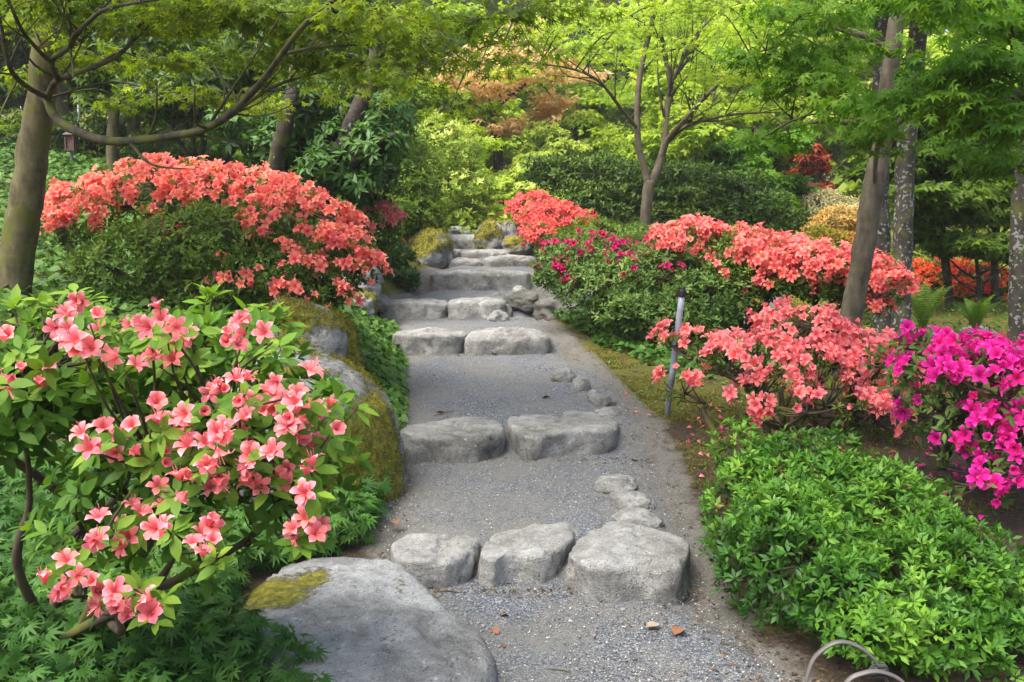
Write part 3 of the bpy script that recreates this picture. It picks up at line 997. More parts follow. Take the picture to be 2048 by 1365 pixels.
def FS(label, xl, xr, ytop, d, depth, seed, skew=0.0, hump=.02, edge=.05, lift=(0, 0)):
    """A step stone given by its front edge on the path at distance d."""
    r = np.random.default_rng(seed)
    x0, x1 = P(xl, ytop, d)[0], P(xr, ytop, d)[0]
    zt = P(0, ytop, d + .04)[2]
    w = x1 - x0
    t = np.linspace(0, 1, 7)
    fr = [(x0 + w * a, d + .07 * (2 * a - 1) ** 4 + r.normal(0, .012) + skew * a) for a in t]
    bk = [(x1 - w * a + r.normal(0, .02), d + depth * (1 - .35 * (2 * a - 1) ** 4) + r.normal(0, .02) + skew * (1 - a)) for a in t]
    px, py, _ = project(np.array([(x, y, zt) for x, y in fr + bk]))
    return poly_stone("step_stone", label, "stone step", G_STEP, list(zip(px, py)), zt, float(path_z(d - .1)) - .02, seed=seed, edge=edge * .75, dome=hump * .7, flare=.0, slope=lift, amp=.018)
FS("left stone of the third step, flat topped with a wavy edge", 787, 926, 668, 8.78, .42, 7, edge=.045)
FS("right stone of the third step, humped and tapering to the right", 929, 1096, 672, 8.76, .45, 8, hump=.075, edge=.08)
FS("left stone of the fourth step, dark and even", 756, 893, 605, 10.24, .4, 9)
FS("right stone of the fourth step, beside the pile of pebbly edging stones", 896, 1012, 602, 10.22, .42, 10, edge=.06)
FS("long single slab of the fifth step", 859, 1057, 546, 11.72, .5, 11, hump=.035)
FS("short left stone of the sixth step near the mossy boulder", 896, 964, 521, 13.06, .4, 12, edge=.06, hump=.03)
FS("long right stone of the sixth step, whalebacked", 970, 1077, 517, 13.02, .45, 13, edge=.07, hump=.04)
FS("small left stone of the seventh step", 891, 921, 502, 13.62, .4, 14)
FS("wide right stone of the seventh step", 923, 1042, 503, 13.6, .45, 15)
FS("thick boulder at the top of the stairway beside the mossy rocks", 880, 978, 476, 14.28, .6, 16, edge=.09, hump=.05)

def flat_moss(V):
    x, y, _ = project(V)
    return (.75 * np.exp(-(((x - 555) / 85) ** 2 + ((y - 1185) / 42) ** 2)) + .55 * np.exp(-(((x - 640) / 45) ** 2 + ((y - 1150) / 25) ** 2))
            + .35 * np.exp(-(((x - 480) / 40) ** 2 + ((y - 1230) / 60) ** 2)) + .42 * np.exp(-(((x - 800) / 22) ** 2 + ((y - 1165) / 34) ** 2)))
poly_stone("flat_boulder", "big smooth flat boulder at the bottom of the path, dark moss at its left", "boulder", None,
           [(455,1250),(490,1190),(560,1128),(640,1105),(740,1103),(800,1120),(850,1165),(900,1215),(955,1252),(984,1300),(972,1328),(915,1372),(800,1400),(640,1395),(540,1330)], .10, -.06,
           edge=.09, seed=21, mat="boulder", moss=.12, dome=.03, amp=.022, moss_side=flat_moss, nring=160)

def edge_stone(label, xl, xr, yt, yb, d, seed, depth=None, moss=0.0):
    for _ in range(15):
        d = .5 * d + .5 * PZ((xl + xr) / 2, yb, float(path_z(d)))[1]
    a, b = P(xl, yb, d), P(xr, yb, d)
    w = (b[0] - a[0]) / 2
    zt = P(0, yt, d + w * .9)[2]
    zb = float(path_z(d))
    h = max(zt - zb, w * .35)
    dp = depth or w * .8
    boulder("edging_stone", label, "edging stone", G_EDGE, ((a[0] + b[0]) / 2, d + dp * .6, zb + h * .1), (w * 1.05, dp, h * 1.05), seed * .7, seed, "step", moss, 2.4, .16, 16)

edge_stone("half buried edging stone farthest up in the lower row of three", 1187, 1282, 952, 985, 5.05, 51)
edge_stone("middle stone of the lower row of three edging stones", 1220, 1315, 986, 1013, 4.72, 52)
edge_stone("edging stone touching the back of the largest step boulder", 1231, 1322, 1018, 1048, 4.42, 53)
edge_stone("topmost round edging stone of the upper row on the gravel terrace", 1106, 1151, 740, 766, 7.65, 54)
edge_stone("second round edging stone of the upper row, by the moss", 1143, 1182, 757, 783, 7.25, 55)
edge_stone("small edging stone tucked behind the long pointed one", 1172, 1203, 780, 794, 7.05, 56)
edge_stone("long pointed edging stone nearest the right stone of the second step", 1170, 1233, 790, 813, 6.75, 57)
edge_stone("tiny pale edging stone at the left of the pile by the fourth step", 962, 978, 629, 640, 10.0, 58)
edge_stone("largest round stone of the pile in front of the fourth step", 975, 1018, 624, 643, 9.9, 59)
edge_stone("stone of the pile right against the green ground cover", 993, 1028, 612, 630, 10.1, 60)
edge_stone("low edging stone above the fourth step", 1024, 1055, 574, 585, 11.4, 61)
edge_stone("uppermost little edging stone in front of the long fifth slab", 1040, 1062, 566, 576, 11.6, 62)
edge_stone("flat pebble lying on the terrace above the fourth step", 985, 1003, 587, 593, 11.0, 63)

def B(label, xl, xr, yt, yb, d, depth, seed, name="boulder", group=None, n_moss=0, **kw):
    a, b = P(xl, yb, d), P(xr, yb, d)
    zt, zb = P(0, yt, d + depth * .8)[2], a[2]
    w, h = (b[0] - a[0]) / 2 * 1.1, (zt - zb) * 1.08
    return mossy((name, label, "boulder", group, ((a[0] + b[0]) / 2, d + depth, zb + h * .30), (w, depth, h * .72), 0.0, seed), n_moss, **kw)

GB = "boulders lining the stairway"
def lowmoss(W, nn):
    x, y, _ = project(W)
    a = .75 * np.exp(-(((x - 690) / 70) ** 2 + ((y - 960) / 80) ** 2)) + .6 * np.exp(-(((x - 745) / 30) ** 2 + ((y - 900) / 90) ** 2)) + .5 * np.exp(-(((x - 560) / 120) ** 2 + ((y - 745) / 16) ** 2))
    return a + .12
mossy(("mossy_boulder", "large grey boulder left of the path with olive moss patches behind the salmon azalea", "boulder", GB,
       (-1.24, 5.2, .3), (.66, .8, .56), .25, 71), 12000, .013, moss=.5, box=3.0, amp=.13, n=46, facet=.6, moss_side=lowmoss)
B("tall boulder with yellow moss on its shoulder behind the lower big boulder", 440, 676, 612, 800, 5.85, .6, 72, "mossy_boulder", GB, 9000, size=.014, moss=1.1, box=3.2, n=36, facet=.55)
B("steep mossy boulder left of the sixth and seventh steps", 806, 899, 462, 545, 13.0, .6, 73, "mossy_boulder", GB, 5000, size=.02, moss=1.1, box=2.6, n=30, facet=.4)
B("low moss covered boulder farther left beneath the little pink azalea", 700, 825, 480, 545, 13.2, .7, 74, "mossy_boulder", GB, 4000, size=.02, moss=1.3, box=2.4, n=26)
B("plain grey rock under the right end of the left coral azalea", 650, 747, 524, 590, 9.6, .4, 75, "boulder", GB, 0, moss=.15, box=3.0, n=26, facet=.4)
B("small grey rock at the left end of the fourth step", 733, 776, 592, 618, 10.2, .2, 76, "boulder", GB, 0, moss=.1, n=18)
B("small mossy rock under the hanging coral flowers", 655, 735, 592, 650, 9.0, .35, 77, "mossy_boulder", GB, 1500, moss=1.2, n=20)
B("dark end boulder right of the fourth step", 1012, 1085, 586, 620, 10.35, .25, 78, "boulder", GB, 0, mat="darkrock", moss=.1, box=2.8, n=22)
B("long low dark slab under the green azalea foliage", 1070, 1210, 588, 655, 10.2, .5, 79, "boulder", GB, 0, mat="darkrock", moss=.3, box=3.6, n=26)
B("brown mossy boulder left of the pair at the top of the stairs", 946, 1008, 446, 500, 14.1, .4, 80, "mossy_boulder", GB, 1500, size=.02, moss=1.0, n=24, facet=.3)
B("taller grey boulder of the pair at the top of the stairs", 998, 1056, 441, 497, 14.3, .4, 81, "boulder", GB, 500, size=.02, moss=.6, n=24, facet=.3)
B("low brown rock in front of the pair of boulders at the top", 1008, 1062, 476, 506, 13.6, .25, 82, "boulder", GB, 0, moss=.8, n=20)
B("little dark cap stone peeping over the top step", 898, 938, 455, 476, 15.6, .3, 83, "boulder", GB, 0, moss=.1, n=18)
B("broad mossy boulder beneath the long coral azalea on the right", 1520, 1720, 585, 700, 9.2, .6, 84, "mossy_boulder", GB, 5000, moss=1.0, n=32, facet=.4)
B("pale rock half hidden in plants right of the lichen trunk", 1960, 2010, 660, 700, 11.0, .3, 85, "boulder", GB, 0, moss=.2, n=18)
B("flat mossy stone below the ferns on the right", 1840, 1960, 668, 705, 10.5, .35, 86, "mossy_boulder", GB, 800, moss=1.2, n=20)

# moss lawn beside the path: tiny tufts
r_ = np.random.default_rng(43)
n = 45000
my = 4.6 + 7.5 * r_.random(n) ** 1.2
side = r_.random(n) < .8
mx = np.where(side, edge_r(my) + .12 + 1.5 * r_.random(n) ** 1.3, edge_l(my) - .05 - .7 * r_.random(n))
keepm = fbm(np.stack([mx, my, 0 * mx], -1) * 2.2, 3, 44) > -.15
mx, my = mx[keepm], my[keepm]
n = len(mx)
M = axis_frames(norm(r_.normal(0, .4, (n, 3)) + np.array([0, 0, 1.])), r_.uniform(0, 6.28, n), .014 * r_.uniform(.5, 1.4, n))
V, fs = inst(TUFT_V, TUFT_F, np.stack([mx, my, ground_h(mx, my) - .003], -1), M)
mo = link("moss_lawn", make_mesh("moss_lawn", V, fs, MAT["moss"], {"tone": np.repeat(r_.random(n) * .8, len(TUFT_V))}))
tag(mo, "low olive moss carpeting the ground beside the gravel", "moss", None, "stuff")

# ------------------------------------------------------------------ plants: how they are made
def shoots(Pn, A, r, k, length, elev=(35, 80), jitter=.35):
    """Whorls of k leaves round shoot tips at Pn with axes A."""
    n = len(Pn)
    A = norm(A)
    Fm = axis_frames(A, r.uniform(0, 6.28, n), np.ones(n))
    a = (np.arange(k) * 2.399)[None] + r.uniform(-.35, .35, (n, k))
    el = np.radians(r.uniform(elev[0], elev[1], (n, k)))
    rad = np.cos(a)[..., None] * Fm[:, None, :, 0] + np.sin(a)[..., None] * Fm[:, None, :, 1]
    d = A[:, None] * np.cos(el)[..., None] + rad * np.sin(el)[..., None]
    d = d + r.normal(0, jitter * .4, d.shape)
    nn = A[:, None] * np.sin(el)[..., None] - rad * np.cos(el)[..., None] + r.normal(0, jitter * .5, d.shape)
    s = length * r.uniform(.6, 1.12, (n, k))
    T = Pn[:, None] + d * .004 + A[:, None] * (r.uniform(-.25, .1, (n, k))[..., None] * length)
    d, nn, s, T = d.reshape(-1, 3), nn.reshape(-1, 3), s.ravel(), T.reshape(-1, 3)
    return T, frames(d, nn, s)

def lobes_world(lobes):
    out = []
    for l in lobes:
        px, py, d, rx, rz, ry = l[:6]
        out.append((P(px, py, d), np.array((rx / F * d, ry, rz / F * d)), l[6] if len(l) > 6 else 1.0, l[7] if len(l) > 7 else 1.0))
    return out

def on_lobes(lw, n, r, which=2, shell=(.86, 1.04), deep=.72):
    wts = np.array([(l[1][0] * l[1][1] * l[1][2]) ** .667 * l[which] for l in lw])
    if wts.sum() <= 0 or n <= 0: return np.zeros((0, 3)), np.zeros((0, 3))
    k = r.choice(len(lw), n, p=wts / wts.sum())
    C = np.array([l[0] for l in lw])[k]
    R = np.array([l[1] for l in lw])[k]
    d = norm(r.normal(size=(n, 3)))
    p = C + d * R * r.uniform(shell[0], shell[1], n)[:, None]
    nn = norm(d / R)
    inside = np.zeros(n, bool)
    for m, l in enumerate(lw):
        inside |= (((p - l[0]) / l[1]) ** 2).sum(1) < deep ** 2
    return p[~inside], nn[~inside]

def shrub(name, label, cat, lobes, leaf, base, group=None, flower=None, stems=6, twigs=90, seed=1, stem_mat="twig", stem_r=.016, inner=.35, trunks=(), extra_leaf=None, mounds=0):
    """leaf: (template, material, shoots, leaves per shoot, length, single objects[, elev]); flower: (material, size, trusses, per truss, single objects, segs[, petals apart])"""
    r = np.random.default_rng(seed)
    lw = lobes_world(lobes)
    for c_, R_, a_, b_ in (list(lw) if mounds else []):         # smaller mounds on the big ones
        for _ in range(mounds):
            u = norm(r.normal(size=3) + np.array((0, -.5, .6)))
            lw.append((c_ + u * R_ * .74, R_ * r.uniform(.28, .45), a_ * 1.3, b_))
    base = [np.array((P(b[0], b[1], b[2])[0], b[2], 0.0)) for b in base]
    for b in base: b[2] = gh(b[0], b[1]) - .02
    B0 = base[0]
    t = thing(name, label, cat, B0, group)
    # stems
    ends = []
    for q in range(stems):
        l = lw[q % len(lw)]
        b = min(base, key=lambda z: np.linalg.norm(z[:2] - l[0][:2] + r.normal(0, .2, 2)))
        e = l[0] + r.normal(0, .3, 3) * l[1]
        m1 = b + (e - b) * .35 + r.normal(0, .07, 3) * np.linalg.norm(e - b) + np.array((0, 0, .06))
        m2 = b + (e - b) * .7 + r.normal(0, .09, 3) * np.linalg.norm(e - b)
        v, qd, cap = tube([b + r.normal(0, .02, 3) * (1, 1, 0), m1, m2, e], [stem_r, stem_r * .8, stem_r * .6, stem_r * .35], 7, 5, .12, seed + q)
        Bag().add(v, [qd, cap]).build("stem", MAT[stem_mat], t, B0)
        ends += [m1, m2, e]
    for q, l in enumerate(trunks):
        v, qd, cap = tube([P(*e[:3]) for e in l], [e[3] for e in l], 10, 6, .12, seed + 50 + q)
        Bag().add(v, [qd, cap]).build("trunk", MAT[stem_mat], t, B0)
    ends = np.array(ends)
    tips = []
    # leaves
    tm, mat, ns, k, ln, single = leaf[:6]
    elev = leaf[6] if len(leaf) > 6 else (30, 85)
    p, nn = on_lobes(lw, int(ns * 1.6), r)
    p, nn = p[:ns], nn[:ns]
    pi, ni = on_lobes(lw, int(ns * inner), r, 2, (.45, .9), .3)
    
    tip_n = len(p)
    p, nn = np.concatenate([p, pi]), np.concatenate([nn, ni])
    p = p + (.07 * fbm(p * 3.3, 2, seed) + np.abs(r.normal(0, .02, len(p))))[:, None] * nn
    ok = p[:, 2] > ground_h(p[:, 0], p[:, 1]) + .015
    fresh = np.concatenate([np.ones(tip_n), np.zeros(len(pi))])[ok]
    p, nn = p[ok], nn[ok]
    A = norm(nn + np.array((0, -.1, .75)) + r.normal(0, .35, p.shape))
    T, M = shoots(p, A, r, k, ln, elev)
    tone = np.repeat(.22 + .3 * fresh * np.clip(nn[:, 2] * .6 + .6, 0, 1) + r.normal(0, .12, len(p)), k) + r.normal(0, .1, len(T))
    if extra_leaf is not None:                  # fresh shoots traced one by one
        q = np.array([P(*e[:3]) for e in extra_leaf])
        T2, M2 = shoots(q, np.tile((0, -.15, 1.0), (len(q), 1)) + r.normal(0, .2, q.shape), r, 7, ln * 1.1, (35, 95))
        T, M, tone = np.concatenate([T, T2]), np.concatenate([M, M2]), np.concatenate([tone, .85 + r.normal(0, .1, len(T2))])
        tips.append(q)
    if flower and not isinstance(flower[2], int):
        q = np.array([P(e[0], e[1], e[2]) for e in flower[2]])
        q = q + np.array((0, .05, -.016)) + r.normal(0, .012, q.shape)
        T2, M2 = shoots(q, np.tile((0, -.6, .6), (len(q), 1)) + r.normal(0, .3, q.shape), r, 8, ln, (60, 105))
        T, M, tone = np.concatenate([T, T2]), np.concatenate([M, M2]), np.concatenate([tone, .62 + r.normal(0, .16, len(T2))])
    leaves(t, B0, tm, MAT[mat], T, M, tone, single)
    # flowers
    if flower:
        fm, fs, nt_, per, fsingle, segs = flower[:6]
        apart = len(flower) > 6 and flower[6]
        if isinstance(nt_, int):
            q, qn = on_lobes(lw, nt_ * 3, r, 3, (.97, 1.07))
            keep = (qn @ norm(np.array((0, -.55, .8))) > -.05) & (fbm(q * 3.2, 2, seed + 4) > -.75) & (q[:, 2] > ground_h(q[:, 0], q[:, 1]) + .08)
            q, qn = q[keep][:nt_], qn[keep][:nt_]
            cnt = r.integers(max(1, per - 1), per + 2, len(q))
        else:
            q = np.array([P(*e[:3]) for e in nt_])
            qn = np.tile((0, -.5, .5), (len(q), 1))
            cnt = np.array([e[3] for e in nt_])
        qn = norm(qn + np.array((0, -.55, .4)))
        kk = np.repeat(np.arange(len(q)), cnt)
        A = norm(qn[kk] + r.normal(0, .55, (len(kk), 3)))
        T = q[kk] + A * fs * .35 + r.normal(0, fs * .3, (len(kk), 3))
        flowers(t, B0, MAT[fm], T, A, fs, fsingle, segs, apart, r)
        tips.append(q)
    # twigs out to the shoots
    sel = p[r.permutation(len(p))[:twigs]]
    if len(tips): sel = np.concatenate([sel] + [x[r.permutation(len(x))[:twigs]] for x in tips])
    bag = Bag()
    for e in sel:
        s = ends[np.argmin(((ends - e) ** 2).sum(1) + r.uniform(0, .05, len(ends)))]
        m = (s + e) / 2 + r.normal(0, .05, 3) * np.linalg.norm(e - s) + np.array((0, 0, -.02))
        bag.tube([s, m, e], [stem_r * .38, stem_r * .25, stem_r * .14], 3, 3, 0)
    if len(sel): bag.build("twigs", MAT[stem_mat], t, B0, kind="stuff")
    return t

def tree(name, label, cat, trunk, limbs, pads, leaf, group=None, bark="bark_limb", seed=1, twig_r=.006, twig_n=5, tilt=.45, droop=.3, sides=12, ground_base=True, extra_trunks=(), side=0):
    """trunk and limbs: lists of (px, py, d, radius); pads: (px, py, d, half width px, half thickness m, leaves[, half depth m]);
    leaf: (template, material, size, single objects)"""
    r = np.random.default_rng(seed)
    W = lambda l: (np.array([P(*q[:3]) for q in l]), [q[3] for q in l])
    tp, tr = W(trunk)
    if ground_base:
        z = gh(tp[0][0], tp[0][1])
        if tp[0][2] > z - .05:
            tp = np.vstack([[tp[0][0] + (tp[0][0] - tp[1][0]) * .1, tp[0][1], z - .12], tp]); tr = [tr[0] * 1.22] + tr
    B0 = tp[0].copy()
    t = thing(name, label, cat, B0, group)
    v, q, cap = tube(tp, tr, sides + 6, 8, .05, seed)
    Bag().add(v, [q, cap]).build("trunk", MAT[bark], t, B0)
    nodes = [tp[len(tp) // 2:]]
    side_b = []
    for e in extra_trunks:
        lp, lr = W(e)
        v, q, cap = tube(lp, lr, sides + 2, 8, .05, seed + 3)
        Bag().add(v, [q, cap]).build("trunk", MAT[bark], t, B0)
        nodes.append(lp)
    for l in limbs:
        lp, lr = W(l)
        v, q, cap = tube(lp, lr, sides, 6, .07, seed + 7)
        Bag().add(v, [q, cap]).build("limb", MAT["bark_limb" if bark in ("bark_maple", "bark_limb") else bark], t, B0)
        c, _ = catmull(lp, lr, 4)
        nodes.append(c)
        cr = np.interp(np.linspace(0, 1, len(c)), np.linspace(0, 1, len(lr)), lr)
        for _ in range(side):
            i0 = r.integers(len(c) // 4, len(c) - 2)
            tg = norm(c[i0 + 1] - c[i0])
            u = norm(tg * .9 + r.normal(0, .55, 3) * (1, .7, .7) + np.array((0, 0, .25)))
            ll = r.uniform(.3, .9) * (1.6 if c[i0][1] > 10 else 1)
            k1 = c[i0] + u * ll * .45 + r.normal(0, .05, 3) * ll
            k2 = c[i0] + u * ll + r.normal(0, .12, 3) * ll + np.array((0, 0, .1 * ll))
            side_b.append(([c[i0], k1, k2], [cr[i0] * .5, cr[i0] * .3, .003]))
    nodes = np.concatenate(nodes)
    bag, T, D, NN, S_, TO = Bag(), [], [], [], [], []
    tm, mat, size, single = leaf
    for q in side_b:
        bag.tube(q[0], q[1], 5, 4, .08)
    for pd in pads:
        px, py, d, hw, th, n = pd[:6]
        c = P(px, py, d)
        rx = hw / F * d
        ry = pd[6] if len(pd) > 6 else rx * .8
        s = nodes[np.argmin(((nodes - c) ** 2).sum(1))]
        m = s + (c - s) * .55 + np.array((0, 0, .05 + .08 * np.linalg.norm(c - s))) + r.normal(0, .04, 3)
        L_ = np.linalg.norm(c - s)
        bag.tube([s, m, c], [twig_r * (1.5 + .35 * L_), twig_r * (1.1 + .2 * L_), twig_r * .9], 5, 4, .05)
        twig_ends = []
        for w in range(twig_n):
            a = r.uniform(0, 6.28)
            e = c + np.array((math.cos(a) * rx, math.sin(a) * ry, r.normal(0, .4) * th)) * r.uniform(.6, .95)
            bag.tube([c + (m - c) * r.uniform(0, .25), (c + e) / 2 + r.normal(0, .03, 3), e], [twig_r * .8, twig_r * .5, twig_r * .25], 3, 2, 0)
            twig_ends += [e, (c + e) / 2, c + (e - c) * .75]
        # leaves grow in sprays along the twigs, more thinly over the whole pad
        k1 = int(n * .6) if twig_n else 0
        te = np.array(twig_ends)[r.integers(0, len(twig_ends), k1)] if k1 else np.zeros((0, 3))
        p1 = te + r.normal(0, 1, (k1, 3)) * np.array((rx, ry, th)) * .2
        dd = norm(r.normal(size=(n - k1, 3)))
        p2 = c + dd * np.array((rx, ry, th)) * (r.random(n - k1) ** .45)[:, None]
        p = np.concatenate([p1, p2])
        out = norm((p - c) / np.array((rx, ry, th * 2)) + r.normal(0, .5, p.shape))
        out[:, 2] = -droop + r.normal(0, .25, len(p))
        T.append(p); D.append(out)
        NN.append(np.array((0, 0, 1.0)) + r.normal(0, tilt, p.shape))
        S_.append(size * r.uniform(.65, 1.15, len(p)))
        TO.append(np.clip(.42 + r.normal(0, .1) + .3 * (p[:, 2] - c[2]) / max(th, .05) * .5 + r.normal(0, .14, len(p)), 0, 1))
    T, D, NN, S_, TO = (np.concatenate(x) for x in (T, D, NN, S_, TO))
    ok = T[:, 2] > ground_h(T[:, 0], T[:, 1]) + .05
    T, D, NN, S_, TO = T[ok], D[ok], NN[ok], S_[ok], TO[ok]
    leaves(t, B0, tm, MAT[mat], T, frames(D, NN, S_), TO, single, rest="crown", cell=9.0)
    bag.build("twigs", MAT["bark_limb"], t, B0, kind="stuff")
    return t

def cloud_pads(px, py, d, hw, hh, n_pads, pad_hw, th, leaves_each, depth, seed, flat=True):
    """Layered pads filling an oval crown centred on (px, py) at distance d."""
    r = np.random.default_rng(seed)
    out = []
    for k in range(n_pads):
        while True:
            a, b, c = r.uniform(-1, 1, 3)
            if a * a + b * b + c * c < 1: break
        s = 1 - .35 * max(0, b * -1) * 0
        out.append((px + a * hw, py + b * hh, max(3, d + c * depth), pad_hw * r.uniform(.65, 1.3), th * r.uniform(.7, 1.3), int(leaves_each * r.uniform(.7, 1.3)), pad_hw / F * d * r.uniform(.7, 1.2)))
    return out

def far_tree(name, label, cat, px, base_py, d, top_py, hw, mat, seed, n_pads=26, per=420, size=.16, tmpl=None, group=None, th=.35, trunk_r=.12, depth=None, bark="bark_dark", lean=0, low=.25, limbs=4, tilt=.5, pad_frac=.36, droop=.3):
    """A background tree: forked trunk and layered crown; the base is where it stands on the slope."""
    r = np.random.default_rng(seed)
    x = (px - CX) / F * d
    z0 = gh(x, d)
    _, bpy_, _ = project(np.array([[x, d, z0]]))
    bpy_ = float(bpy_[0])
    hh = (bpy_ - top_py)
    trunk = [(px, bpy_, d, trunk_r), (px + lean * .3 + r.normal(0, 5), bpy_ - hh * .3, d, trunk_r * .85), (px + lean * .7 + r.normal(0, 8), bpy_ - hh * .6, d, trunk_r * .6), (px + lean, bpy_ - hh * .9, d, trunk_r * .25)]
    lm = []
    for k in range(limbs):
        s = -1 if k % 2 else 1
        h0 = .25 + .4 * r.random()
        x0 = px + lean * h0
        dd = d + r.uniform(-.4, .4) * hw / F * d
        lm.append([(x0, bpy_ - hh * h0, d, trunk_r * .5), (x0 + s * hw * .3, bpy_ - hh * (h0 + .12), (d + dd) / 2, trunk_r * .38), (x0 + s * hw * .55, bpy_ - hh * (h0 + .27), dd, trunk_r * .24), (x0 + s * hw * .8, bpy_ - hh * (h0 + .34), dd, trunk_r * .1)])
    ct = bpy_ - hh * (low + (1 - low) * .5)
    pads = cloud_pads(px + lean * .6, ct, d, hw * .85, hh * (1 - low) * .5, n_pads, hw * pad_frac, th, int(per * .85), depth if depth else hw / F * d * .7, seed)
    return tree(name, label, cat, trunk, lm, pads, (tmpl or MAPLE3, mat, size, 0), group, bark, seed, .012, 2, tilt, droop, 8)

def fern(label, px, py, d, n, length, seed, lean=(0, 0), group="sword ferns among the azaleas", spread=1.0):
    r = np.random.default_rng(seed)
    b = P(px, py, d)
    b[2] = gh(b[0], b[1])
    t = thing("fern", label, "fern", b, group)
    for k in range(n):
        a = k * 6.283 / n + r.uniform(-.3, .3)
        L_ = length * r.uniform(.8, 1.1)
        s = np.linspace(0, 1, 25)
        hor = np.array((math.cos(a) * spread + lean[0], math.sin(a) * spread + lean[1], 0))
        pts = hor[None] * (L_ * (.18 * s + .4 * s ** 2.2) * (.5 + .8 * ((k * .618) % 1)))[:, None] + np.array((0, 0, 1.0))[None] * (L_ * (.98 * s - .3 * s ** 2.6))[:, None]
        tang = norm(np.gradient(pts, axis=0))
        sidev = norm(np.cross(tang, np.array((0, 0, 1.0)) + hor * .2))
        up = np.cross(sidev, tang)
        V, Fc = [], []
        for i in range(2, 25):
            w = L_ * .12 * math.sin(math.pi * (1 - s[i]) ** .8 * .92 + .12) ** .8 * (1 - .6 * s[i] ** 4)
            for sg in (-1, 1):
                o = pts[i]
                tip = o + sidev[i] * sg * w + tang[i] * w * .25 - up[i] * w * .15
                wd = tang[i] * L_ * .01
                m = (o + tip) / 2
                q = len(V)
                V += [o - wd * .5, m - wd * .9, tip, m + wd * .9, o + wd * .5]
                Fc.append((q, q + 1, q + 2, q + 3, q + 4))
        bag = Bag().add(np.array(V), [np.array(Fc)], np.repeat(np.linspace(.35, .7, len(V) // 5), 5) + r.normal(0, .05))
        bag.tube(pts[::5], [.006, .005, .004, .003, .002, .0015][:len(pts[::5])], 5, 3, 0)
        bag.build("frond", MAT["lf_fern"], t, smooth=False)
    return t

def cover(name, label, tmpl, mat, n, gx, gy, size, seed, height=(.02, .12), tilt=.5, cat="ground cover", keep=None, droop=.25):
    """A bed of ground cover nobody could count."""
    r = np.random.default_rng(seed)
    x, y = gx, gy
    z = ground_h(x, y)
    T = np.stack([x, y, z + r.uniform(height[0], height[1], len(x))], -1)
    if keep is not None:
        k = keep(T); T = T[k]
    n = len(T)
    D = r.normal(0, 1, (n, 3)); D[:, 2] = -droop + r.normal(0, .2, n); D[:, 1] -= .35
    e = .03
    slope = np.stack([-(ground_h(T[:, 0] + e, T[:, 1]) - ground_h(T[:, 0] - e, T[:, 1])) / (2 * e), -(ground_h(T[:, 0], T[:, 1] + e) - ground_h(T[:, 0], T[:, 1] - e)) / (2 * e), np.ones(n)], -1)
    NN = norm(slope) + np.array((0, -.25, .1)) + r.normal(0, tilt, (n, 3))
    tone = .42 + .22 * fbm(T * 2.0, 2, seed) + r.normal(0, .15, n)
    V, fs = inst(tmpl[0], tmpl[1], T, frames(D, NN, size * r.uniform(.55, 1.15, n)))
    o = link(name, make_mesh(name, V, fs, MAT[mat], {"tone": np.repeat(np.clip(tone, 0, 1), len(tmpl[0]))}))
    return tag(o, label, cat, None, "stuff")

def scatter_px(n, x0, x1, y0, y1, seed, power=1.0):
    """n spots of ground in a world rectangle, nearer ones more often with power > 1."""
    r = np.random.default_rng(seed)
    return x0 + (x1 - x0) * r.random(n), y0 + (y1 - y0) * r.random(n) ** power

# ------------------------------------------------------------------ the near trees
GM = "Japanese maples around the stairway"
left_limbs = [
    [(88,190,6.95,0.0313),(97,205,6.85,0.0323),(115,240,6.75,0.0313),(165,268,6.6,0.0292),(225,283,6.45,0.0276),(290,280,6.3,0.0260),(345,272,6.15,0.0245),(400,262,6.0,0.0235),(450,235,5.85,0.0209),(500,190,5.65,0.0188),(545,135,5.45,0.0172),(600,60,5.2,0.0151),(650,15,5.0,0.0130),(720,-40,4.8,0.0105)],
    [(345,272,6.15,0.0182),(430,252,6.2,0.0157),(500,203,6.2,0.0125),(560,168,6.2,0.0105),(640,145,6.2,0.0073),(730,118,6.3,0.0042)],
    [(95,200,6.85,0.0235),(104,175,6.7,0.0219),(118,160,6.6,0.0188),(172,140,6.4,0.0167),(230,115,6.2,0.0141),(263,82,6.1,0.0114),(287,25,6.0,0.0089),(305,-30,5.9,0.0062)],
    [(116,162,6.6,0.0188),(104,123,6.4,0.0172),(140,95,6.2,0.0157),(144,78,6.1,0.0146),(176,45,5.9,0.0136),(215,18,5.7,0.0114),(308,0,5.4,0.0078),(420,-15,5.2,0.0052)],
    [(100,123,6.4,0.0157),(74,98,6.2,0.0130),(45,62,6.0,0.0105),(25,20,5.8,0.0089),(5,-20,5.7,0.0062)],
    [(97,196,6.85,0.0182),(60,178,6.6,0.0177),(28,150,6.4,0.0157),(12,110,6.3,0.0125),(0,40,6.2,0.0094),(-20,-30,6.1,0.0062)],
    [(655,12,5.0,0.0105),(700,40,5.4,0.0073),(800,50,5.8,0.0058),(900,58,6.2,0.0042),(1010,80,6.5,0.0026)],
    [(560,110,5.4,0.0105),(640,95,5.6,0.0073),(760,88,6.0,0.0052),(880,75,6.3,0.0036)],
]
left_pads = []
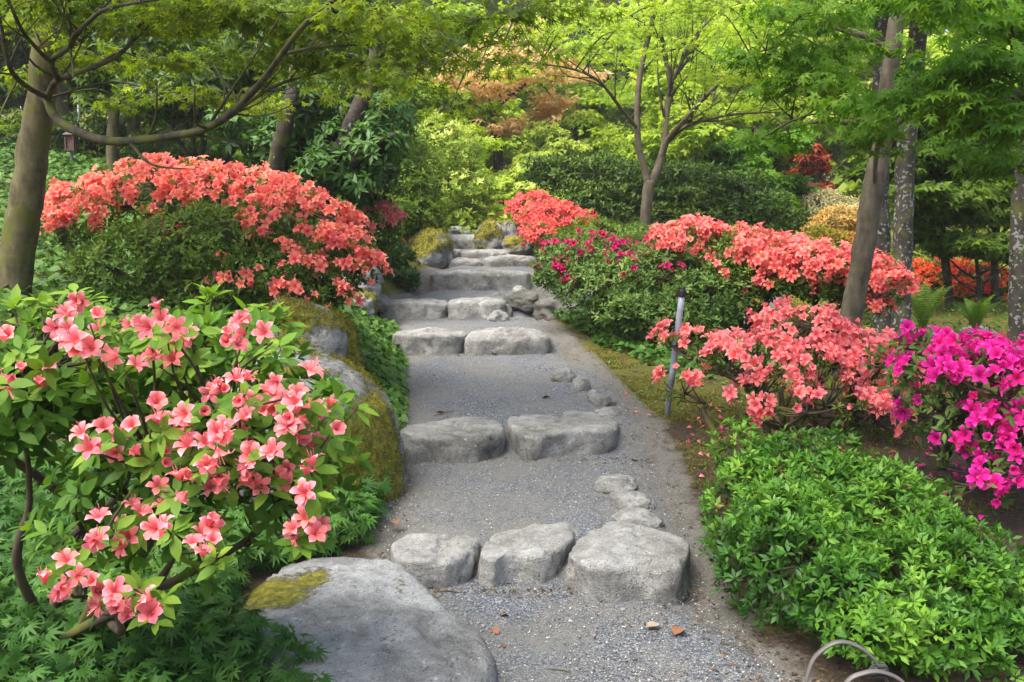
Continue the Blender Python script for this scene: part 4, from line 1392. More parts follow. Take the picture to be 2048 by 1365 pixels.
for a in [(60,50,5.5,130,110),(190,30,5.2,150,130),(180,110,5.8,90,60),(330,50,5.0,150,150),(300,130,5.6,110,80),(450,40,4.8,150,150),(430,120,5.5,110,70),(460,205,5.6,90,60),(560,120,4.9,130,110),(550,20,4.6,150,150),
          (650,60,4.8,150,150),(640,150,5.4,140,110),(760,30,4.8,150,150),(760,120,5.6,140,130),(860,80,5.6,140,140),(700,195,5.8,120,70),(830,165,6.2,120,90),(960,40,5.6,150,150),(960,130,6.2,130,110),(1060,90,6.5,120,90),
          (30,150,6.0,80,50),(20,240,7.4,70,30),(1080,20,5.8,140,110),(900,215,6.8,110,60),(330,190,6.2,80,40),(240,200,6.4,80,30),(540,215,6.2,80,45),(380,0,4.6,160,120),(120,0,5.0,160,120)]:
    px, py, d, hw, n = a
    left_pads.append((px, py, d + (1.1 if px < 760 else .3), hw, .12, int(n * (2.0 if px < 700 else 1.15)), hw / F * d * .8))
def shade_pads(x0, x1, y0, y1, z0, z1, n, per, seed):
    """Unseen leaf pads added above the picture to shade the foreground."""
    r = np.random.default_rng(seed)
    w = np.stack([r.uniform(x0, x1, n), r.uniform(y0, y1, n), r.uniform(z0, z1, n)], -1)
    px, py, _ = project(w)
    return [(px[k], py[k], w[k, 1], .75 * F / w[k, 1], .16, per, .75) for k in range(n)]
def arch(*pts):
    w = np.array([q[:3] for q in pts], float)
    px, py, _ = project(w)
    return [(px[k], py[k], w[k, 1], pts[k][3]) for k in range(len(pts))]
left_limbs += [arch((-3.15, 7.0, 3.3, .05), (-3.0, 5.8, 4.4, .045), (-2.5, 4.2, 5.0, .035), (-1.6, 2.6, 5.3, .02), (-.8, 1.6, 5.4, .01)),  # unseen overhead limbs, added to carry the shading leaves
               arch((-3.0, 5.8, 4.4, .03), (-3.6, 4.2, 5.0, .025), (-4.2, 2.4, 5.3, .012)), arch((-2.8, 5.2, 4.7, .03), (-1.4, 4.8, 5.2, .02), (-.2, 4.2, 5.4, .01))]
left_pads += shade_pads(-5.5, .6, .8, 6.5, 4.3, 6.2, 46, 240, 91)  # leaves added out of view to shade the path
tree("maple_tree", "leaning grey maple at the far left whose low curved limb crosses the picture", "tree",
     [(18,690,7.0,0.1260),(25,600,7.0,0.1215),(38,500,7.0,0.1152),(52,400,7.0,0.1098),(66,300,7.0,0.1026),(80,200,7.0,0.0954),(92,100,7.0,0.0882),(100,0,7.0,0.0792),(106,-120,7.0,0.0702)],
     left_limbs, left_pads, (MAPLE7, "mp_left", .06, 300), GM, "bark_maple", 11, .0045, 6, .42, .35, side=7)

right_pads = []
for a in [(1690,50,10.5,110,160),(1850,20,11,130,200),(1990,40,5.2,150,120),(1650,150,6.4,100,70),(1900,120,5.0,110,70),(1970,140,4.9,130,90),(1790,195,5.2,120,70),(1900,215,4.9,120,75),(2020,230,4.9,110,70),(1690,230,5.6,90,45),
          (1620,180,6.4,110,70),(1650,110,6.6,120,80),(1960,300,5.6,110,50),(2040,330,5.6,90,50),(1510,290,5.6,55,14),(1580,270,5.8,70,20),(1780,270,5.4,90,35),(1600,30,6.4,120,100),(1530,110,6.6,100,60),(1930,-10,4.6,160,80)]:
    px, py, d, hw, n = a
    right_pads.append((px, py, d, hw, .13, int(n * 2.6), hw / F * d * .9))
right_pads += shade_pads(-.2, 5.5, 1.0, 8.0, 4.4, 6.4, 46, 240, 92)  # added out of view as well, shading the right of the path
tree("maple_tree", "slim leaning smooth barked maple on the right, in front of two lichen spotted trunks", "tree",
     [(1672,760,7.3,.083),(1688,690,7.3,0.0817),(1700,640,7.3,0.0808),(1716,560,7.3,0.0791),(1730,480,7.3,0.0774),(1742,410,7.3,0.0774),(1752,350,7.3,0.0740),(1762,300,7.3,0.0671),(1774,200,7.3,0.0636),(1785,100,7.3,0.0585),(1800,0,7.3,0.0533),(1815,-120,7.3,0.0430)],
     [[(1748,372,7.25,.012),(1752,320,7.15,.018),(1764,265,6.95,.023),(1795,245,6.8,.021),(1835,232,6.6,.019),(1900,215,6.3,.016),(1980,205,5.8,.012),(2060,200,5.4,.008)],
      [(1772,240,7.2,.03),(1700,245,6.9,.022),(1640,243,7.2,.016),(1560,262,6.4,.01),(1500,290,5.8,.006)],
      [(1785,110,7.2,.03),(1720,70,6.8,.022),(1640,50,7.0,.016),(1540,80,6.6,.008)],
      arch((3.42, 7.3, 3.8, .05), (2.9, 6.4, 4.7, .042), (2.8, 5.2, 5.3, .032), (2.2, 3.2, 5.5, .02), (1.6, 1.8, 5.5, .01)),  # unseen limbs added under the shading leaves
      arch((2.9, 6.2, 4.85, .03), (1.8, 5.8, 5.3, .02), (.5, 5.2, 5.5, .01)), arch((3.1, 6.4, 5.0, .03), (4.2, 4.6, 5.4, .02), (4.8, 2.4, 5.5, .01)),
      [(1960,210,6.0,.014),(1990,262,5.9,.01),(2020,300,5.8,.007),(2060,320,5.7,.005)]],
     right_pads, (MAPLE7, "mp_right", .07, 300), GM, "bark_pale", 12, .005, 5, .45, .45, side=4)

def bare_trunk(label, pts, bark, seed, group="tall lichen spotted trunks on the right", name="tree", crown=None, leafmat="mp_right"):
    return tree(name, label, "tree", pts, [], crown, (MAPLE5, leafmat, .1, 0), group, bark, seed, .008, 3)
bare_trunk("thick dark trunk spotted with pale lichen, right of the leaning maple", [(1802,690,9.6,.092),(1804,600,9.6,.09),(1806,480,9.6,.092),(1810,350,9.6,.09),(1818,230,9.6,.088),(1830,120,9.6,.086),(1842,0,9.6,.08),(1850,-150,9.6,.07)], "bark_lichen", 13,
           crown=[(1850,-90,9,200,.4,500),(1700,-60,9.4,200,.4,500),(1960,-50,8.6,200,.4,500)])
bare_trunk("lichen spotted trunk half hidden behind the leaning maple", [(1762,690,10.2,.1),(1762,560,10.2,.1),(1760,400,10.2,.09),(1762,250,10.2,.085),(1764,100,10.2,.085),(1768,0,10.2,.08),(1770,-150,10.2,.07)], "bark_lichen", 14,
           crown=[(1750,-100,10,220,.5,600)])
bare_trunk("brown trunk at the right edge of the picture", [(2036,700,8.2,.085),(2038,600,8.2,.082),(2042,450,8.2,.08),(2050,300,8.2,.075),(2060,100,8.2,.07),(2070,-100,8.2,.06)], "bark_lichen", 15,
           crown=[(2040,-60,8,200,.4,500)])

# forked maple in the middle distance
mid_pads = []
for a in [(1255,60,11.8,60,60),(1340,100,11.8,60,60),(1400,20,11.8,70,80),(1300,10,11.8,70,80),(1420,150,11.8,60,60),(1110,60,12,120,260),(1200,110,12.5,120,240),(1290,40,12,130,300),(1400,60,12,130,300),(1500,70,12.5,130,280),(1240,190,13,90,140),(1390,140,12,110,220),(1490,150,12,110,220),(1570,130,12,110,200),(1450,220,13,100,170),(1540,215,13,90,150),
          (1330,110,13,90,160),(1180,40,11.5,120,240),(1600,60,12,120,200),(1360,215,13.5,80,110),(1210,260,14.5,70,70),(1450,10,11.5,140,260),(1060,140,12.5,100,170)]:
    px, py, d, hw, n = a
    mid_pads.append((px, py, d + (1.8 if 1200 < px < 1450 and d > 11.9 else .2), hw, .18, int(n * (1.5 if px > 1200 else .9)), hw / F * d * .9))
tree("maple_tree", "forked maple in the middle distance rising behind the coral azalea", "tree",
     [(1290,452,13.6,0.0777),(1294,400,13.6,0.0725),(1300,362,13.6,0.0710)],
     [[(1298,372,13.6,0.0555),(1288,335,13.6,0.0488),(1276,285,13.6,0.0444),(1275,200,13.6,0.0414),(1284,130,13.6,0.0370),(1300,60,13.6,0.0296),(1318,0,13.4,0.0222),(1330,-60,13.3,0.0148)],
      [(1302,372,13.6,0.0592),(1316,335,13.6,0.0533),(1330,285,13.6,0.0474),(1334,220,13.6,0.0429),(1340,170,13.6,0.0400),(1330,110,13.6,0.0333),(1322,60,13.5,0.0266),(1326,0,13.4,0.0185)],
      [(1322,315,13.6,0.0407),(1336,280,13.5,0.0370),(1365,245,13.2,0.0333),(1400,205,13,0.0296),(1440,165,12.8,0.0252),(1480,130,12.6,0.0200),(1530,100,12.4,0.0133),(1600,85,12.2,0.0074)],
      [(1330,288,13.6,0.0296),(1370,255,13.3,0.0252),(1420,238,13,0.0207),(1480,228,12.8,0.0148),(1560,225,12.6,0.0074)],
      [(1338,180,13.6,0.0296),(1360,130,13.4,0.0252),(1385,80,13.2,0.0207),(1420,40,13,0.0148),(1470,0,12.8,0.0089)],
      [(1275,258,13.6,0.0259),(1240,215,13.3,0.0222),(1200,165,13,0.0185),(1150,140,12.7,0.0141),(1080,128,12.4,0.0089),(1000,118,12,0.0044)],
      [(1345,160,13.6,0.0222),(1375,120,13.8,0.0178),(1398,70,14,0.0118)]],
     mid_pads, (MAPLE5, "mp_lime", .07, 200), GM, "bark_pale", 16, .006, 4, .45, .3, side=9)

# ------------------------------------------------------------------ the azaleas
GA = "flowering azaleas along the stairway"
front = [(140,675,1),(180,690,1),(215,705,2),(250,740,1),(350,715,2),(335,685,1),(300,650,1),(265,640,1),(330,655,2),(380,665,1),(470,695,2),(545,685,1),(495,655,2),(10,695,1),(40,735,1),(85,762,2),(30,775,1),(2,770,1),(-20,690,1),
  (420,805,2),(450,795,1),(490,790,2),(350,835,2),(300,860,1),(350,865,2),(330,900,1),(310,925,2),(175,900,2),(240,890,2),(210,890,1),(380,910,1),(400,940,3),(430,905,2),(470,885,1),(440,860,1),(480,830,2),(530,825,2),(560,800,3),(600,790,2),(640,835,3),(620,870,3),
  (560,860,2),(580,895,2),(660,870,1),(500,930,3),(520,970,2),(565,950,2),(590,880,1),(470,940,1),(340,985,1),(310,1000,1),(270,1040,2),(275,1065,2),(335,1060,2),(405,1065,2),(410,1100,2),(610,1050,2),(590,1070,2),(605,1085,2),(210,1065,2),(130,1145,1),
  (115,1160,2),(200,1180,2),(225,1185,1),(280,1225,2),(320,1215,2),(275,1190,1),(625,980,1),(620,945,1),(155,605,1),(115,640,1),(180,650,1),(-40,740,2),(160,690,1),(320,735,1),(590,830,2),(545,900,1),(455,965,1),(430,890,1),(700-60,860,1)]
front_tr = [(x, y, 2.38 + (1250 - y) / 650 * .3 + .12 * math.sin(x * .05 + y * .031), c + 1) for x, y, c in front]
fresh = [(x, y, 2.72 + (1250 - y) / 650 * .42) for x, y in [(30,615),(80,605),(110,615),(150,590),(175,600),(410,600),(425,590),(490,625),(540,620),(550,645),(60,640),(500,700),(540,710),(420,850),(190,930),(230,920),(130,920),(410,1140),(310,1235),(440,690),(380,640),(0,830),(30,880),(60,850),(350,755),(110,780),(650,880),(470,770),(560,770),(240,860),(330,800),(170,740),(250,780),(60,790),(340,1085),(180,960),(140,1090),(60,720),(300,700),(220,660)]]
shrub("azalea", "salmon pink azalea with large open flowers filling the lower left foreground", "azalea",
      [(150,720,3.05,190,85,.2,1,1),(400,700,3.1,180,70,.2,1,1),(40,810,2.95,120,110,.2,1,1),(480,850,2.95,200,80,.2,1.2,1),(330,920,2.9,190,70,.28,.8,1),(210,1050,2.85,110,80,.22,.35,1),(400,1050,2.9,140,60,.22,.3,1),(580,970,2.95,80,90,.2,.6,1),(200,1170,2.8,90,40,.18,.2,1),(250,800,3.2,180,70,.2,.9,1)],
      (lance(.46, .05, .14, 3), "lf_front", 500, 6, .068, 300, (35, 90)), [(75,1110,3.3),(165,1080,3.3),(110,1120,3.4)], GA,
      ("fl_pink", .06, front_tr, 2, 300, 4, True), stems=10, twigs=110, seed=21, stem_r=.02, inner=.25, extra_leaf=fresh)

shrub("azalea", "wide coral azalea arching over green foliage on the left bank", "azalea",
      [(330,395,7.9,140,62,.5,.5,1.9),(480,405,7.8,140,55,.5,.4,2.0),(600,455,7.4,110,60,.45,.5,2.2),(680,515,7.2,75,50,.35,.7,1.5),(725,535,7.1,35,30,.25,.5,1.6),(215,430,7.8,110,60,.4,.6,1.3),(150,470,7.7,60,50,.35,.7,.8),(420,490,7.25,160,75,.5,1.6,.1),(560,550,7.1,120,60,.45,1.6,.25),(640,585,6.9,70,50,.3,1.2,1.0),(300,540,7.3,150,70,.5,1.7,.12),(400,600,7.1,120,50,.4,1.2,.0)],
      (LANCE_LOW, "lf_mid", 2600, 5, .06, 150), [(430,660,7.5),(330,640,7.6),(560,650,7.3),(480,640,7.6)], GA,
      ("fl_coral", .086, 330, 4, 300, 3), stems=14, twigs=160, seed=22, stem_r=.022)
shrub("azalea", "small dusky pink azalea on the left beyond the wide coral one", "azalea",
      [(690,415,10.6,60,40,.4,1,1),(740,440,10.5,55,35,.35,1,1.4),(660,450,10.6,60,40,.4,1,.4),(720,480,10.6,80,35,.4,1,.1)],
      (LANCE_LOW, "lf_mid", 700, 5, .06, 0), [(700,520,10.8)], GA, ("fl_dusk", .085, 75, 3, 220, 2), stems=5, twigs=40, seed=23)
shrub("azalea", "dense red coral azalea at the top of the stairs right of the boulders", "azalea",
      [(1068,424,14.2,46,27,.45,.6,1.5),(1108,446,13.4,62,31,.45,.6,1.6),(1085,476,12.9,40,24,.35,.6,1.2),(1148,450,13.4,36,28,.4,.6,1.4)],
      (LANCE_LOW, "lf_mid", 500, 5, .06, 0), [(1090,505,13.4),(1120,505,13.5)], GA, ("fl_red", .095, 230, 4, 300, 2), stems=6, twigs=40, seed=24)
shrub("azalea", "thin loose azalea with few coral flowers behind the top step", "azalea",
      [(985,440,17.5,55,28,.5,1,.7),(960,455,17,40,20,.4,1,.7)], (LANCE_LOW, "mp_lime", 420, 5, .09, 0), [(980,475,17.5)], GA, ("fl_red", .1, 34, 2, 90, 2), stems=4, twigs=30, seed=25)
shrub("azalea", "crimson flowered azalea with small star flowers over loose green foliage", "azalea",
      [(1180,510,9.6,90,38,.45,.9,1),(1280,515,9.6,80,34,.45,.8,1.3),(1130,540,9.5,60,40,.4,1.2,.4),(1220,570,9.3,110,45,.45,1.5,.08),(1340,560,9.1,110,50,.45,1.6,.3),(1300,630,8.9,110,45,.4,1.5,0),(1420,600,8.7,90,45,.4,1.5,0),(1390,650,8.5,80,35,.35,1.2,0)],
      (LANCE_LOW, "lf_soft", 2600, 5, .062, 120), [(1190,650,9.6),(1260,650,9.3),(1330,680,9.1)], GA, ("fl_crimson", .074, 115, 2, 200, 3), stems=12, twigs=140, seed=26, stem_r=.02, mounds=4)
shrub("azalea", "long billowing coral azalea on the right, passing behind the leaning maple", "azalea",
      [(1385,485,9.2,70,34,.45,.4,1.5),(1470,500,9.0,70,34,.45,.4,1.6),(1550,520,8.8,80,36,.45,.5,1.6),(1640,537,8.5,80,34,.45,.5,1.6),(1715,552,8.3,55,34,.4,.5,1.3),(1765,572,8.1,36,32,.3,.5,1.3),(1480,545,8.8,70,24,.35,1.3,.3),(1570,568,8.6,70,20,.3,1.2,.4),(1750,618,8.0,14,18,.12,.3,1.5),(1660,585,8.4,50,16,.25,1,.5)],
      (LANCE_LOW, "lf_mid", 1300, 5, .058, 60), [(1560,660,8.9),(1500,665,8.9),(1640,650,8.8)], GA, ("fl_coral", .088, 380, 4, 300, 3), stems=12, twigs=120, seed=27, stem_r=.022)
shrub("azalea", "rose coral azalea with open mossy branches standing nearest on the right", "azalea",
      [(1600,664,6.3,85,36,.3,.4,1.5),(1490,720,6.1,90,42,.3,.3,1.5),(1620,740,6.0,90,40,.3,.3,1.3),(1720,720,6.2,80,40,.3,.3,1.4),(1780,770,6.0,60,40,.3,.3,1.2),(1550,800,5.8,70,40,.28,.3,1.1),(1660,800,5.8,90,40,.28,.3,1.1),(1760,820,5.8,80,28,.28,.3,1.2),(1400,710,6.1,40,40,.2,.3,.7),(1360,780,6.0,40,30,.15,.2,.5),(1340,690,6.1,20,16,.1,.2,.8)],
      (LANCE, "lf_mid", 260, 5, .05, 60), [(1640,890,6.0),(1560,890,6.0),(1700,880,6.1),(1440,880,5.9)], GA, ("fl_rose", .084, 200, 3, 300, 3), stems=16, twigs=170, seed=28, stem_r=.024, inner=.1)
shrub("azalea", "vivid magenta azalea hanging in at the right edge", "azalea",
      [(1870,745,4.9,70,50,.3,.4,1.2),(1960,750,4.7,80,50,.3,.3,1.4),(2040,790,4.6,80,80,.3,.3,1.5),(1900,830,4.8,70,50,.28,.5,1),(1990,880,4.6,80,70,.28,.4,1.3),(1840,690,5.0,35,30,.15,.6,1),(1960,950,4.5,60,40,.2,.3,1.1),(1800,720,5.2,40,30,.2,.4,.9)],
      (LANCE, "lf_soft", 330, 5, .06, 120), [(1960,1010,5.0),(2040,1010,4.9),(1880,980,5.2)], GA, ("fl_magenta", .088, 135, 2, 300, 3), stems=12, twigs=110, seed=29, stem_r=.02, inner=.15)
shrub("azalea", "orange red azalea glowing far back between the right hand trunks", "azalea",
      [(1870,560,15.5,60,32,.6,1,1.2),(1950,570,15.2,70,34,.6,1,1.2),(1900,590,15,60,26,.5,.8,.8)],
      (LANCE_LOW, "lf_dark", 700, 5, .08, 0), [(1900,630,15.4),(1960,630,15.4)], GA, ("fl_orange", .12, 170, 2, 260, 2), stems=6, twigs=60, seed=30)
shrub("azalea", "low glossy green azalea out of bloom in the lower right corner", "azalea",
      [(1590,975,4.35,130,70,.4,1,0),(1730,1030,4.15,140,105,.45,1,0),(1870,1125,3.85,150,95,.45,1,0),(1560,1000,4.3,70,60,.3,.8,0),(1830,1020,4.3,60,45,.25,.6,0),(1600,1120,3.75,150,120,.42,1,0),(1750,1190,3.55,190,110,.45,1,0),(1940,1240,3.5,150,90,.4,1,0),(1480,905,4.6,45,30,.22,.6,0),(1480,1010,4.2,50,60,.25,.5,0),(1670,925,4.6,70,36,.25,.7,0),(2030,1210,3.7,90,80,.35,1,0)],
      (lance(.38, .05, .14, 2), "lf_shrub", 3700, 7, .045, 300, (25, 85)), [(1650,1150,4.0),(1800,1180,3.9),(1550,1020,4.4),(1930,1180,3.9)], "evergreen shrubs", None, stems=10, twigs=160, seed=31, stem_r=.015, inner=.3, mounds=7)

# ------------------------------------------------------------------ other shrubs
GS = "evergreen shrubs"
shrub("evergreen_shrub", "broad dark glossy evergreen shrub behind the forked maple", "shrub",
      [(1110,330,16.6,60,16,.6),(1150,360,16.4,80,18,.6),(1200,335,16.3,70,20,.6),(1230,375,16,90,18,.7),(1285,345,15.8,80,20,.7),(1180,400,15.9,80,16,.6),(1310,385,15.5,90,18,.7),(1370,350,15.5,80,20,.7),(1400,390,15.1,90,20,.7),
       (1455,365,15.1,70,20,.7),(1480,405,14.8,90,20,.6),(1540,430,14.6,70,18,.6),(1430,430,14.7,110,18,.6),(1260,415,15.6,90,16,.6),(1560,455,14.5,50,14,.5),(1350,430,15.0,80,16,.6),(1090,350,16.8,40,14,.5)],
      (LANCE_LOW, "lf_dark", 2900, 5, .1, 0), [(1300,470,15.6),(1430,480,15.2),(1200,465,15.8)], GS, None, stems=14, twigs=150, seed=41, stem_r=.04, stem_mat="bark_dark")
shrub("pieris", "yellow tipped pieris glowing on its sunny side left of the stair head", "shrub",
      [(905,300,17,55,50,.8),(940,370,16.8,45,45,.7),(870,370,16.5,60,50,.7),(880,270,17.2,40,35,.6),(925,420,16.5,40,35,.6)],
      (LANCE_LOW, "lf_pieris", 1100, 6, .1, 0), [(880,460,16.8),(910,460,16.8)], GS, None, stems=8, twigs=70, seed=42, stem_r=.03)
shrub("evergreen_shrub", "tall olive shrub with tangled bare branches between pieris and rhododendron", "shrub",
      [(800,300,14.5,50,60,.7),(815,380,14.2,60,50,.6),(780,430,13.6,50,40,.5),(840,430,14,45,40,.5),(770,360,14.2,45,45,.5),(850,340,15,40,45,.5)],
      (LANCE_LOW, "mp_deep", 1300, 5, .085, 0), [(800,480,14.2),(840,475,14.4)], GS, None, stems=12, twigs=160, seed=43, stem_r=.028, stem_mat="bark_limb")
shrub("rhododendron", "large leaved rhododendron with dark leaning trunks on the left", "shrub",
      [(690,290,10.4,70,40,.5),(750,300,10.2,55,45,.5),(660,340,10.2,60,35,.5),(720,370,10.2,60,35,.45),(560,290,10.6,60,40,.5),(600,250,10.6,70,40,.5),(640,200,10.6,90,50,.6),(480,250,10.8,60,40,.5),(770,240,10.8,50,50,.5),(540,360,10.6,50,30,.4)],
      (lance(.34, .05, .22, 2), "lf_rhodo", 900, 8, .13, 200, (60, 115)), [(540,420,10.6),(650,420,10.6),(600,440,10.8)], GS, None, stems=8, twigs=70, seed=44, stem_r=.04, stem_mat="bark_dark", inner=.2,
      trunks=[[(630,430,10.3,.11),(650,370,10.1,.1),(680,300,10,.095),(712,230,10,.085),(738,165,10.1,.07),(750,90,10.3,.05)],[(535,420,10.3,.085),(545,360,10.1,.08),(558,290,10,.075),(580,210,10,.065),(590,120,10.2,.045)],[(700,330,9.9,.05),(745,290,9.9,.035),(790,270,10,.02)]])
shrub("rhododendron", "narrow leaved rhododendron drooping in the dark behind the maple limb", "shrub",
      [(330,180,11.5,80,50,.6),(450,160,11.5,90,60,.6),(560,100,11.2,90,60,.6),(300,90,12,90,60,.6),(680,110,11.5,80,60,.6),(700,200,11.5,60,40,.5)],
      (NARROW_LOW, "lf_dark", 900, 9, .2, 0, (60, 120)), [(440,400,11.8),(580,420,11.5)], GS, None, stems=8, twigs=60, seed=45, stem_r=.045, stem_mat="bark_dark")
shrub("laceleaf_maple", "pale cream and tan laceleaf shrub right of the dark evergreen", "shrub",
      [(1640,410,18,45,28,.6),(1690,430,17.5,50,30,.6),(1600,420,18.5,30,24,.5)], (NARROW_LOW, "mp_cream", 800, 6, .12, 0, (50, 110)), [(1650,470,18)], GS, None, stems=5, twigs=40, seed=46)
shrub("laceleaf_maple", "amber tinted laceleaf shrub behind the long coral azalea", "shrub",
      [(1680,440,16,50,22,.5),(1720,455,16,40,22,.5),(1640,455,16,40,16,.4)], (NARROW_LOW, "mp_amber", 700, 6, .11, 0, (50, 110)), [(1690,490,16)], GS, None, stems=5, twigs=40, seed=47)
shrub("clipped_shrub", "low rounded yellow green shrub with red new tips behind the coral azalea", "shrub",
      [(1650,490,12.5,70,26,.5),(1710,500,12.3,50,28,.5)], (LANCE_LOW, "lf_redtip", 1100, 5, .07, 0), [(1670,540,12.5)], GS, None, stems=5, twigs=30, seed=48)
shrub("evergreen_shrub", "small dark leafed bush between the mossy boulders on the left", "shrub",
      [(790,520,12,40,30,.3),(815,556,11.6,22,14,.2),(760,545,11.8,40,20,.3)], (LANCE_LOW, "lf_rhodo", 320, 5, .08, 0), [(790,560,12)], GS, None, stems=4, twigs=30, seed=49)
shrub("young_shrub", "airy light green bush left of the crimson azalea's stems", "shrub",
      [(1200,465,12.2,60,24,.4),(1290,480,12,70,24,.4),(1360,470,12.4,60,20,.4),(1150,490,11.6,50,20,.35)], (LANCE_LOW, "lf_mid", 900, 5, .07, 0), [(1240,510,12.2)], GS, None, stems=6, twigs=50, seed=50)

fern("pair of upright sword fern fronds above the crimson flowers", 1212, 520, 10.25, 6, 1.2, 61, spread=.4)
fern("sword fern rising between the lichen trunk and the orange azalea", 1845, 660, 11.2, 11, .8, 62)
fern("rounded sword fern clump by the right edge trunk", 1950, 672, 11.0, 16, .62, 63)
fern("little fern beside the rock under the coral flowers on the left", 745, 590, 10.3, 8, .42, 64)
fern("fern tuft in shade between the left mossy boulders", 800, 565, 11.9, 8, .42, 65)

# ------------------------------------------------------------------ trees behind
GB_ = "garden trees beyond the stairway"
def ft(label, *a, name="background_tree", cat="tree", **k): return far_tree(name, label, cat, *a, group=GB_, **k)
ft("peach leaved maple spreading high over the centre", 1000, 420, 22, 30, 200, "mp_peach", 101, n_pads=24, per=150, size=.17, low=.4, th=.2, name="peach_maple")
ft("lime green layered maple with a dark forked trunk left of centre", 900, 420, 24, 150, 150, "mp_lime", 102, n_pads=34, per=380, size=.17, low=.25, trunk_r=.1, th=.22, name="lime_maple")
ft("soft green maple filling the gap above the stair head", 1010, 420, 27, 230, 110, "mp_lime", 103, n_pads=36, per=380, size=.17, low=.05, trunk_r=.08, th=.25, name="lime_maple")
ft("low pale yellow laceleaf maple right of the gap", 1090, 420, 21, 240, 85, "mp_yellow", 104, n_pads=26, per=340, size=.14, low=.1, trunk_r=.07, th=.16, name="yellow_maple")
ft("small bright green maple above the dark evergreen shrub", 1200, 420, 22, 205, 100, "mp_lime", 105, n_pads=28, per=360, size=.16, low=.25, trunk_r=.08, th=.2, name="lime_maple")
ft("dark conifer showing through the canopy right of centre", 1200, 420, 36, 40, 110, "lf_conifer", 106, n_pads=60, per=420, size=.3, tmpl=NARROW_LOW, low=.1, trunk_r=.22, th=.3, droop=.7, name="conifer")
ft("yellow green maple beyond the forked maple", 1420, 420, 21, 60, 190, "mp_lime", 107, n_pads=44, per=420, size=.17, low=.25, trunk_r=.13, th=.25, name="lime_maple", bark="bark_pale")
ft("taller yellow maple glowing high behind the leaning trunk", 1620, 420, 24, -40, 210, "mp_yellow", 108, n_pads=44, per=420, size=.18, low=.4, trunk_r=.14, th=.25, name="yellow_maple")
ft("rust red maple glimpsed left of the leaning trunk", 1625, 420, 20, 300, 75, "mp_red", 109, n_pads=20, per=170, size=.13, low=.1, trunk_r=.06, th=.2, name="red_maple")
ft("distant dark red maple behind the green ones", 1570, 420, 27, 200, 130, "mp_red", 110, n_pads=16, per=300, size=.16, low=.4, trunk_r=.08, th=.2, name="red_maple")
ft("green maple with thin crossing stems at the right", 1900, 520, 13.5, 150, 170, "mp_deep", 111, n_pads=40, per=420, size=.13, low=.3, trunk_r=.06, th=.16, lean=-40, limbs=7, name="green_maple")
ft("second thin stemmed green maple near the right edge", 1990, 540, 14.5, 120, 160, "mp_right", 112, n_pads=40, per=420, size=.13, low=.35, trunk_r=.06, th=.16, lean=30, limbs=7, name="green_maple")
ft("low spreading green maple in front of the orange azalea", 1950, 600, 13.2, 470, 100, "mp_deep", 113, n_pads=14, per=300, size=.11, low=.72, trunk_r=.04, th=.12, name="green_maple")
ft("tall lime tree far behind the right hand trunks", 1820, 420, 27, -60, 240, "mp_lime", 114, n_pads=50, per=420, size=.2, low=.15, trunk_r=.14, th=.3, name="lime_maple")
ft("tall yellow green tree at the far right", 2040, 420, 25, -40, 200, "mp_yellow", 115, n_pads=40, per=400, size=.19, low=.35, trunk_r=.14, th=.3, name="yellow_maple")
ft("fresh green tree behind the olive shrub on the left", 780, 420, 21, 60, 150, "mp_lime", 116, n_pads=36, per=400, size=.16, low=.25, trunk_r=.1, th=.22, name="lime_maple")
ft("dark leafed tree behind the rhododendrons", 600, 420, 19, -60, 190, "mp_deep", 117, n_pads=44, per=420, size=.17, low=.15, trunk_r=.13, th=.3, name="dark_tree")
ft("shaded tree with two mossy stems behind the maple limb", 270, 330, 15, -80, 200, "mp_deep", 118, n_pads=42, per=420, size=.15, low=.35, trunk_r=.11, th=.25, name="dark_tree", bark="bark_limb")
ft("slender stemmed tree just right of the leaning left maple", 228, 330, 12.5, -40, 130, "mp_deep", 119, n_pads=22, per=300, size=.12, low=.5, trunk_r=.075, th=.2, name="dark_tree", bark="bark_maple", limbs=5)
ft("thick pale trunk in the shade behind the left maple", 112, 300, 17, -120, 170, "lf_dark", 120, n_pads=34, per=420, size=.18, low=.45, trunk_r=.24, th=.35, name="old_tree", bark="bark_pale")
ft("dark tree closing the view at the upper left corner", 20, 300, 20, -120, 200, "lf_dark", 121, n_pads=44, per=420, size=.2, low=.15, trunk_r=.16, th=.4, name="dark_tree")
ft("deep green tree far behind the left slope", 430, 360, 24, -80, 200, "mp_deep", 122, n_pads=46, per=420, size=.2, low=.1, trunk_r=.14, th=.35, name="dark_tree")
ft("light green tree behind the lime maple", 1180, 420, 31, 0, 220, "mp_lime", 123, n_pads=44, per=380, size=.22, low=.2, trunk_r=.12, th=.35, name="lime_maple")
ft("grey green maple at middle height right of the evergreen shrub", 1540, 420, 18, 230, 130, "mp_right", 124, n_pads=28, per=360, size=.13, low=.35, trunk_r=.09, th=.18, lean=-25, limbs=6, name="green_maple")
ft("high green tree over the centre of the garden", 800, 420, 32, -80, 260, "mp_lime", 125, n_pads=50, per=400, size=.24, low=.2, trunk_r=.16, th=.4, name="lime_maple")
ft("sapling maple with grey stem right of the forked maple", 1392, 420, 17, 120, 80, "mp_lime", 126, n_pads=16, per=260, size=.13, low=.5, trunk_r=.045, th=.18, name="lime_maple", bark="bark_pale")

